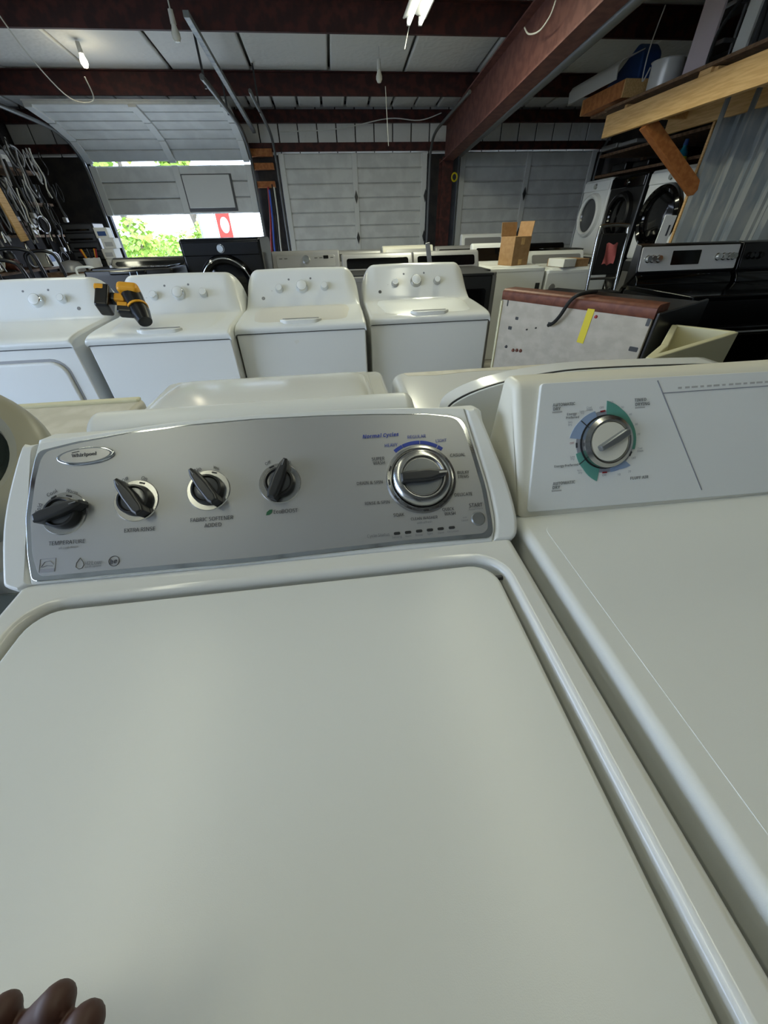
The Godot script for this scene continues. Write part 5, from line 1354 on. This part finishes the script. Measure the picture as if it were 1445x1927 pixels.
	# black tubular handles near the floor machines
	for e in [[-3.42, -5.25, 1.20, 0.20, "between two smaller ones"], [-3.5, -5.85, 1.16, 0.16, "next to the white case"], [-3.25, -4.72, 1.12, 0.18, "farthest from the garage doors"]]:
		var o := thing("vacuum_cleaner", "upright vacuum cleaner with a black hoop handle " + e[4], "vacuum cleaner", Vector3(e[0], 0, e[1]), 0.3, "vacuum cleaners by the rack")
		part(o, "hoop_handle", G.new().tube(curve([Vector3(-e[3], 0.5, 0), Vector3(-e[3], e[2] - 0.12, 0), Vector3(-e[3] * 0.6, e[2], 0), Vector3(e[3] * 0.6, e[2], 0), Vector3(e[3], e[2] - 0.12, 0), Vector3(e[3], 0.5, 0)], 6), 0.017, 8), M.black)
		part(o, "dust_canister", G.new().cyl(Vector3(0, 0.2, 0), Vector3(0, 0.85, 0), 0.13, 0.11, 20), M.black)
		part(o, "floor_head", G.new().rbox(Vector3(0, 0.07, 0.1), Vector3(0.34, 0.13, 0.34), 0.03, Basis(), 2), M.dark_grey)
	solo("timber_board", "upright yellow timber board leaning on the storage rack", "board", G.new().rbox(on_x(-8, 352, -3.71) + Vector3(0, -0.12, 0), Vector3(0.02, 0.75, 0.14), 0.003, Basis(Vector3(1, 0, 0), 0.1)), M.wood)
	# bench by the door
	t = thing("work_bench", "low dark bench beside the open garage door", "bench", Vector3(-3.35, 0, -6.9))
	part(t, "bench_top", gw(t).rbox(Vector3(-3.42, 0.90, -6.85), Vector3(0.78, 0.05, 1.2), 0.006), M.plank)
	for z in [-7.4, -6.3]:
		for x in [-3.75, -3.08]:
			part(t, "bench_leg", gw(t).rbox(Vector3(x, 0.44, z), Vector3(0.06, 0.87, 0.06), 0.004), M.dark_wall)
	t = thing("drawer_cabinet", "black small-parts drawer cabinet on the bench", "cabinet", Vector3(-3.42, 0.926, -6.95))
	part(t, "cabinet_body", G.new().rbox(Vector3(0, 0.26, 0), Vector3(0.42, 0.52, 0.3), 0.01), M.black)
	for i in 5:
		var d := part(t, "drawer", G.new().rbox(Vector3(0, 0.055 + i * 0.102, 0.152), Vector3(0.38, 0.088, 0.02), 0.006), M.dark_grey)
		part(d, "pull", G.new().rbox(Vector3(0, 0.04 + i * 0.102, 0.166), Vector3(0.3, 0.02, 0.014), 0.004), M.black_gloss)
	for i in 4:
		t = thing("white_carton", ["lowest white carton of the stack by the open garage door", "second white carton from the bottom of the stack by the open door", "third white carton up in the stack by the open door", "topmost white carton with a blue band in the stack by the open door"][i], "box", Vector3(-3.08 + [0.0, -0.01, 0.03, -0.02][i], 0.926 + i * 0.117, -6.78), 0.1 * i - 0.12)
		part(t, "carton_body", G.new().rbox(Vector3(0, 0.058, 0), Vector3(0.16, 0.115, 0.2), 0.004), M.paper)
		part(t, "carton_print", G.new().box(Vector3(0, 0.05, 0.1), Vector3(0.1, 0.05, 0.003)), M.blue if i == 3 else M.fainter)
	t = thing("white_battery_case", "white plastic case with a dark label strip in front of the bench", "case", Vector3(-2.98, 0, -5.7), 0.25)
	part(t, "case_stand", G.new().rbox(Vector3(0, 0.33, 0), Vector3(0.36, 0.66, 0.3), 0.01), M.plastic)
	part(t, "case_lid", G.new().rbox(Vector3(0, 0.8, 0), Vector3(0.38, 0.27, 0.32), 0.02, Basis(), 2), M.plastic)
	part(t, "label_strip", G.new().box(Vector3(0, 0.885, 0.161), Vector3(0.26, 0.035, 0.003)), M.ink)
	part(t, "carry_handle", G.new().tube(curve([Vector3(-0.1, 0.93, 0), Vector3(-0.08, 1.0, 0), Vector3(0.08, 1.0, 0), Vector3(0.1, 0.93, 0)], 5), 0.012, 8), M.plastic)
	t = thing("red_pliers_jar", "white tub of red and yellow handled tools in front of the drawer cabinet", "tub", Vector3(-3.28, 0.926, -6.55))
	part(t, "tub", G.new().lathe([Vector2(0, 0.0), Vector2(0.09, 0.0), Vector2(0.1, 0.14), Vector2(0.092, 0.14), Vector2(0.085, 0.012)], Transform3D(Basis(Vector3(1, 0, 0), -PI / 2), Vector3()), 20), M.plastic)
	for i in 6:
		var a := TAU * i / 6
		part(t, "tool_handle", G.new().cyl(Vector3(cos(a) * 0.04, 0.02, sin(a) * 0.04), Vector3(cos(a) * 0.1, 0.24, sin(a) * 0.08), 0.013, 0.011, 8), [M.red, M.black, M.yellow][i % 3])
	solo("helmet_bowl", "grey domed cover standing by the white case", "cover", G.new().lathe([Vector2(0.15, 0.0), Vector2(0.14, 0.06), Vector2(0.1, 0.11), Vector2(0.0, 0.13)], Transform3D(Basis(Vector3(1, 0, 0), -PI / 2), Vector3(-3.48, 0.927, -6.36)), 24), M.grey)

# ---------- yard seen through the half-open door
func leafy(g: G, c: Vector3, r: Vector3, count: int, size: float) -> void:
	for i in count:
		var d := Vector3(rng.randfn(), rng.randfn(), rng.randfn()).normalized() * pow(rng.randf(), 0.4)
		var p := c + d * r
		var n := (d + Vector3(rng.randf_range(-1, 1), rng.randf_range(-0.3, 1), rng.randf_range(-1, 1)) * 0.8).normalized()
		var s := n.cross(Vector3.UP).normalized() * size * rng.randf_range(0.6, 1.2)
		var u := n.cross(s).normalized() * size * rng.randf_range(0.6, 1.2)
		g.quad(p - s, p - u * 0.6, p + s, p + u, n, n, n, n)
func outdoors() -> void:
	struct("floor", G.new().box(Vector3(-2, -0.14, -34), Vector3(90, 0.2, 51)), speckled(Color(0.7, 0.69, 0.65), Color(0.78, 0.77, 0.73), 0.9, 0.0, 0.2, 0.02, 20), "pale concrete yard outside the open door")
	struct("floor", G.new().box(Vector3(0, -0.14, 30), Vector3(90, 0.2, 51)), speckled(Color(0.6, 0.59, 0.56), Color(0.68, 0.67, 0.63), 0.9, 0.0, 0.2, 0.02, 21), "pale concrete yard behind the shop")
	solo("grass_verge", "strip of grass across the yard outside the open door", "grass", G.new().box(Vector3(-8, -0.04, -31), Vector3(40, 0.06, 6)), M.grass)
	var spots := [[245, 442, -14.0, 1.6, true], [228, 455, -21.0, 0.9, false], [300, 455, -26.0, 1.0, false], [345, 452, -24.0, 1.0, false], [272, 462, -18.0, 0.5, false], [372, 440, -19.0, 1.0, true]]
	var lab := ["thin tree with a leaning trunk outside the open door", "bushy tree at the left edge of the bright doorway", "round bush beyond the yard in the middle of the doorway", "round bush by the navy dryer's corner of the doorway", "low bush under the leaning tree", "slim tree next to the red sign"]
	for i in spots.size():
		var e: Array = spots[i]
		var p := on_z(e[0], e[1], e[2])
		var t := thing("tree" if e[4] else "bush", lab[i], "tree" if e[4] else "bush", Vector3(p.x, 0, p.z))
		var g := G.new()
		if e[4]:
			leafy(g, Vector3(-0.2, 3.6, 0), Vector3(1.3, 1.6, 1.2) * e[3] * 0.5, 380, 0.13)
			leafy(g, Vector3(0.3, 1.1, 0.3), Vector3(0.5, 0.7, 0.5), 250, 0.1)
			part(t, "trunk", G.new().tube(curve([Vector3(0.25, 0, 0), Vector3(0.15, 1.0, 0), Vector3(-0.05, 2.0, 0), Vector3(-0.3, 3.4, 0)], 4), 0.09, 8), M.bark)
			part(t, "branch", G.new().tube(curve([Vector3(0.0, 1.7, 0), Vector3(0.3, 2.3, 0.1), Vector3(0.5, 3.2, 0.1)], 4), 0.05, 7), M.bark)
		else:
			leafy(g, Vector3(0, e[3] * 0.75, 0), Vector3(1.3, 0.75, 1.1) * e[3], 420, 0.13)
			part(t, "stem", G.new().cyl(Vector3(0, 0, 0), Vector3(0, e[3] * 0.5, 0), 0.08, 0.05, 8), M.bark)
		part(t, "foliage", g, M.leaves)
	for e in [[394, 423, M.paper, "white flag banner beside the red one in the yard"], [415, 420, M.sign_red, "red flag banner with a white oval in the yard"]]:
		var p := on_z(e[0], e[1], -15.0)
		var t := thing("flag_banner", e[3], "sign", Vector3(p.x + (0.1 if e[2] == M.sign_red else -0.05), 0, -15.0))
		part(t, "banner", G.new().rbox(Vector3(0, p.y, 0), Vector3(0.42, 1.1, 0.03), 0.01), e[2])
		part(t, "pole", G.new().cyl(Vector3(-0.24, 0, 0), Vector3(-0.24, p.y + 0.6, 0), 0.02, -1.0, 8), M.grey)
		if e[2] == M.sign_red:
			part(t, "oval_print", G.new().push(oval(0.13, 0.2), Transform3D(Basis(), Vector3(0.02, p.y - 0.05, 0.015)), 0.0, 0.006), M.paper)

# ---------- the photographer, of whom only fingertips reach into the frame
func bone(p: Vector3, b: Array) -> float:
	var a: Vector3 = b[0]
	var d: Vector3 = b[1] - a
	var t := clampf((p - a).dot(d) / maxf(d.length_squared(), 1e-9), 0.0, 1.0)
	return p.distance_to(a + d * t) - lerpf(b[2], b[3], t)
func nets(g: G, bones: Array, cell: float, k: float) -> void:
	var lo := Vector3.INF
	var hi := -Vector3.INF
	for b in bones:
		for i in 2:
			var r: Vector3 = Vector3.ONE * (b[2 + i] + 2.5 * cell)
			lo = lo.min(b[i] - r)
			hi = hi.max(b[i] + r)
	var nx := int((hi.x - lo.x) / cell) + 2
	var ny := int((hi.y - lo.y) / cell) + 2
	var nz := int((hi.z - lo.z) / cell) + 2
	var f := PackedFloat32Array()
	f.resize(nx * ny * nz)
	f.fill(9.0)
	for b in bones:
		var a: Vector3 = b[0]
		var c: Vector3 = b[1]
		var r: float = maxf(b[2], b[3]) + 3.0 * cell + k
		var l: Vector3 = ((a.min(c) - Vector3.ONE * r - lo) / cell).floor().max(Vector3.ZERO)
		var h: Vector3 = ((a.max(c) + Vector3.ONE * r - lo) / cell).ceil()
		for x in range(int(l.x), mini(int(h.x), nx - 1) + 1):
			for y in range(int(l.y), mini(int(h.y), ny - 1) + 1):
				for z in range(int(l.z), mini(int(h.z), nz - 1) + 1):
					var q := (x * ny + y) * nz + z
					var d := bone(lo + Vector3(x, y, z) * cell, b)
					var e := f[q]
					var m := maxf(k - absf(d - e), 0.0) / k
					f[q] = minf(d, e) - m * m * k * 0.25
	var spot := {}
	var off := [[0, 0, 0], [1, 0, 0], [0, 1, 0], [1, 1, 0], [0, 0, 1], [1, 0, 1], [0, 1, 1], [1, 1, 1]]
	var ends := [[0, 1], [2, 3], [4, 5], [6, 7], [0, 2], [1, 3], [4, 6], [5, 7], [0, 4], [1, 5], [2, 6], [3, 7]]
	for x in nx - 1:
		for y in ny - 1:
			for z in nz - 1:
				var q := (x * ny + y) * nz + z
				if f[q] > 3.0 * cell + 0.02: continue
				var val := []
				var neg := 0
				for o in off:
					var s := f[((x + o[0]) * ny + y + o[1]) * nz + z + o[2]]
					val.append(s)
					if s < 0.0: neg += 1
				if neg == 0 or neg == 8: continue
				var sum := Vector3()
				var c := 0
				for e in ends:
					var a: float = val[e[0]]
					var b: float = val[e[1]]
					if (a < 0.0) != (b < 0.0):
						var t := a / (a - b)
						var oa: Array = off[e[0]]
						var ob: Array = off[e[1]]
						sum += Vector3(oa[0], oa[1], oa[2]).lerp(Vector3(ob[0], ob[1], ob[2]), t)
						c += 1
				var grad := Vector3(val[1] + val[3] + val[5] + val[7] - val[0] - val[2] - val[4] - val[6], val[2] + val[3] + val[6] + val[7] - val[0] - val[1] - val[4] - val[5], val[4] + val[5] + val[6] + val[7] - val[0] - val[1] - val[2] - val[3])
				spot[q] = [lo + (Vector3(x, y, z) + sum / c) * cell, grad.normalized()]
	var step := [ny * nz, nz, 1]
	for q in spot:
		for ax in 3:
			var s0: int = step[ax]
			var s1: int = step[(ax + 1) % 3]
			var s2: int = step[(ax + 2) % 3]
			if q + s0 >= f.size() or (f[q] < 0.0) == (f[q + s0] < 0.0): continue
			if not (spot.has(q - s1) and spot.has(q - s2) and spot.has(q - s1 - s2)): continue
			var A: Array = spot[q]
			var B: Array = spot[q - s1]
			var C: Array = spot[q - s1 - s2]
			var D: Array = spot[q - s2]
			g.quad(A[0], B[0], C[0], D[0], A[1], B[1], C[1], D[1])
func photographer() -> void:
	var t := thing("person", "person behind the camera in dark clothes, fingertips reaching over the washer lid", "person", Vector3(-0.02, 0, 0.72))
	var hand := []
	var palm := on_y(-210, 2290, 1.0)
	# fingertip, middle joint, knuckle
	var chains := [
		[[104, 1892, 0.172], [20, 1985, 0.184], [-80, 2110, 0.20], 0.0088],
		[[158, 1932, 0.165], [75, 2035, 0.178], [-20, 2160, 0.195], 0.0088],
		[[4, 1908, 0.178], [-80, 1985, 0.19], [-150, 2080, 0.205], 0.0083],
		[[-90, 1945, 0.185], [-150, 2010, 0.195], [-215, 2080, 0.21], 0.0075]]
	var wrist := EYE + ray(-300, 2330) * 0.225
	wrist.y = maxf(wrist.y, 0.985)
	for c in chains:
		var p := []
		for i in 3: p.append(EYE + ray(c[i][0], c[i][1]) * c[i][2])
		p[2].y = maxf(p[2].y, 0.965)
		p[1].y = maxf(p[1].y, 0.962)
		hand.append([p[0], p[1], c[3] * 0.92, c[3] * 1.03])
		hand.append([p[1], p[2], c[3] * 1.05, c[3] * 1.15])
		hand.append([p[2], wrist, 0.0125, 0.019])
	var th := EYE + ray(40, 2250) * 0.185
	th.y = maxf(th.y, 0.965)
	hand.append([th, th.lerp(wrist, 0.5) + Vector3(0.015, 0.0, 0.01), 0.0095, 0.0115])
	hand.append([th.lerp(wrist, 0.5) + Vector3(0.015, 0.0, 0.01), wrist, 0.0115, 0.02])
	var elbow := Vector3(-0.36, 1.06, 0.42)
	hand.append([wrist, wrist.lerp(elbow, 0.5), 0.025, 0.034])
	var body := G.new()
	var tips := []
	var rest := []
	for i in hand.size():
		if i < 12 and i % 3 < 2: tips.append(hand[i])
		else: rest.append(hand[i])
	nets(body, tips, 0.0018, 0.004)
	nets(body, rest, 0.005, 0.008)
	var skin := [[Vector3(0.0, 1.62, 0.66), Vector3(0.0, 1.56, 0.64), 0.088, 0.07], [Vector3(0, 1.58, 0.68), Vector3(0, 1.42, 0.72), 0.055, 0.06], [Vector3(0, 1.585, 0.57), Vector3(0, 1.575, 0.56), 0.014, 0.016],
		[wrist.lerp(elbow, 0.45), elbow, 0.034, 0.042], [elbow, Vector3(-0.21, 1.38, 0.74), 0.044, 0.058], [Vector3(0.2, 1.38, 0.74), Vector3(0.3, 1.12, 0.6), 0.058, 0.044], [Vector3(0.3, 1.12, 0.6), Vector3(0.14, 1.2, 0.36), 0.04, 0.028], [Vector3(0.14, 1.2, 0.36), Vector3(0.08, 1.23, 0.27), 0.03, 0.022],
		[Vector3(-0.16, 1.36, 0.74), Vector3(0.16, 1.36, 0.74), 0.08, 0.08], [Vector3(0, 1.3, 0.74), Vector3(0, 0.98, 0.74), 0.13, 0.12], [Vector3(-0.09, 0.92, 0.74), Vector3(-0.1, 0.5, 0.74), 0.085, 0.058], [Vector3(0.09, 0.92, 0.74), Vector3(0.1, 0.5, 0.74), 0.085, 0.058], [Vector3(-0.1, 0.5, 0.74), Vector3(-0.1, 0.08, 0.76), 0.055, 0.038], [Vector3(0.1, 0.5, 0.74), Vector3(0.1, 0.08, 0.76), 0.055, 0.038], [Vector3(-0.1, 0.04, 0.76), Vector3(-0.11, 0.035, 0.60), 0.04, 0.034], [Vector3(0.1, 0.04, 0.76), Vector3(0.11, 0.035, 0.60), 0.04, 0.034]]
	nets(body, skin, 0.016, 0.03)
	var bx := t.global_transform.affine_inverse()
	for i in body.v.size(): body.v[i] = bx * body.v[i]
	part(t, "body", body, M.skin)
	var shirt := gw(t)
	nets(shirt, [[Vector3(-0.19, 1.37, 0.74), Vector3(0.19, 1.37, 0.74), 0.085, 0.085], [Vector3(0, 1.3, 0.74), Vector3(0, 0.95, 0.74), 0.15, 0.145], [Vector3(-0.2, 1.38, 0.74), Vector3(-0.29, 1.2, 0.6), 0.072, 0.062], [Vector3(0.2, 1.38, 0.74), Vector3(0.27, 1.2, 0.65), 0.072, 0.062]], 0.02, 0.03)
	part(t, "shirt", shirt, M.cloth)
	var pants := gw(t)
	nets(pants, [[Vector3(0, 0.95, 0.74), Vector3(0, 0.88, 0.74), 0.145, 0.14], [Vector3(-0.09, 0.9, 0.74), Vector3(-0.1, 0.5, 0.74), 0.1, 0.075], [Vector3(0.09, 0.9, 0.74), Vector3(0.1, 0.5, 0.74), 0.1, 0.075], [Vector3(-0.1, 0.5, 0.74), Vector3(-0.1, 0.1, 0.76), 0.072, 0.06], [Vector3(0.1, 0.5, 0.74), Vector3(0.1, 0.1, 0.76), 0.072, 0.06]], 0.02, 0.02)
	part(t, "trousers", pants, M.jeans)
	var hair := gw(t)
	nets(hair, [[Vector3(0, 1.66, 0.69), Vector3(0, 1.6, 0.72), 0.09, 0.075]], 0.016, 0.02)
	part(t, "hair", hair, M.rubber)
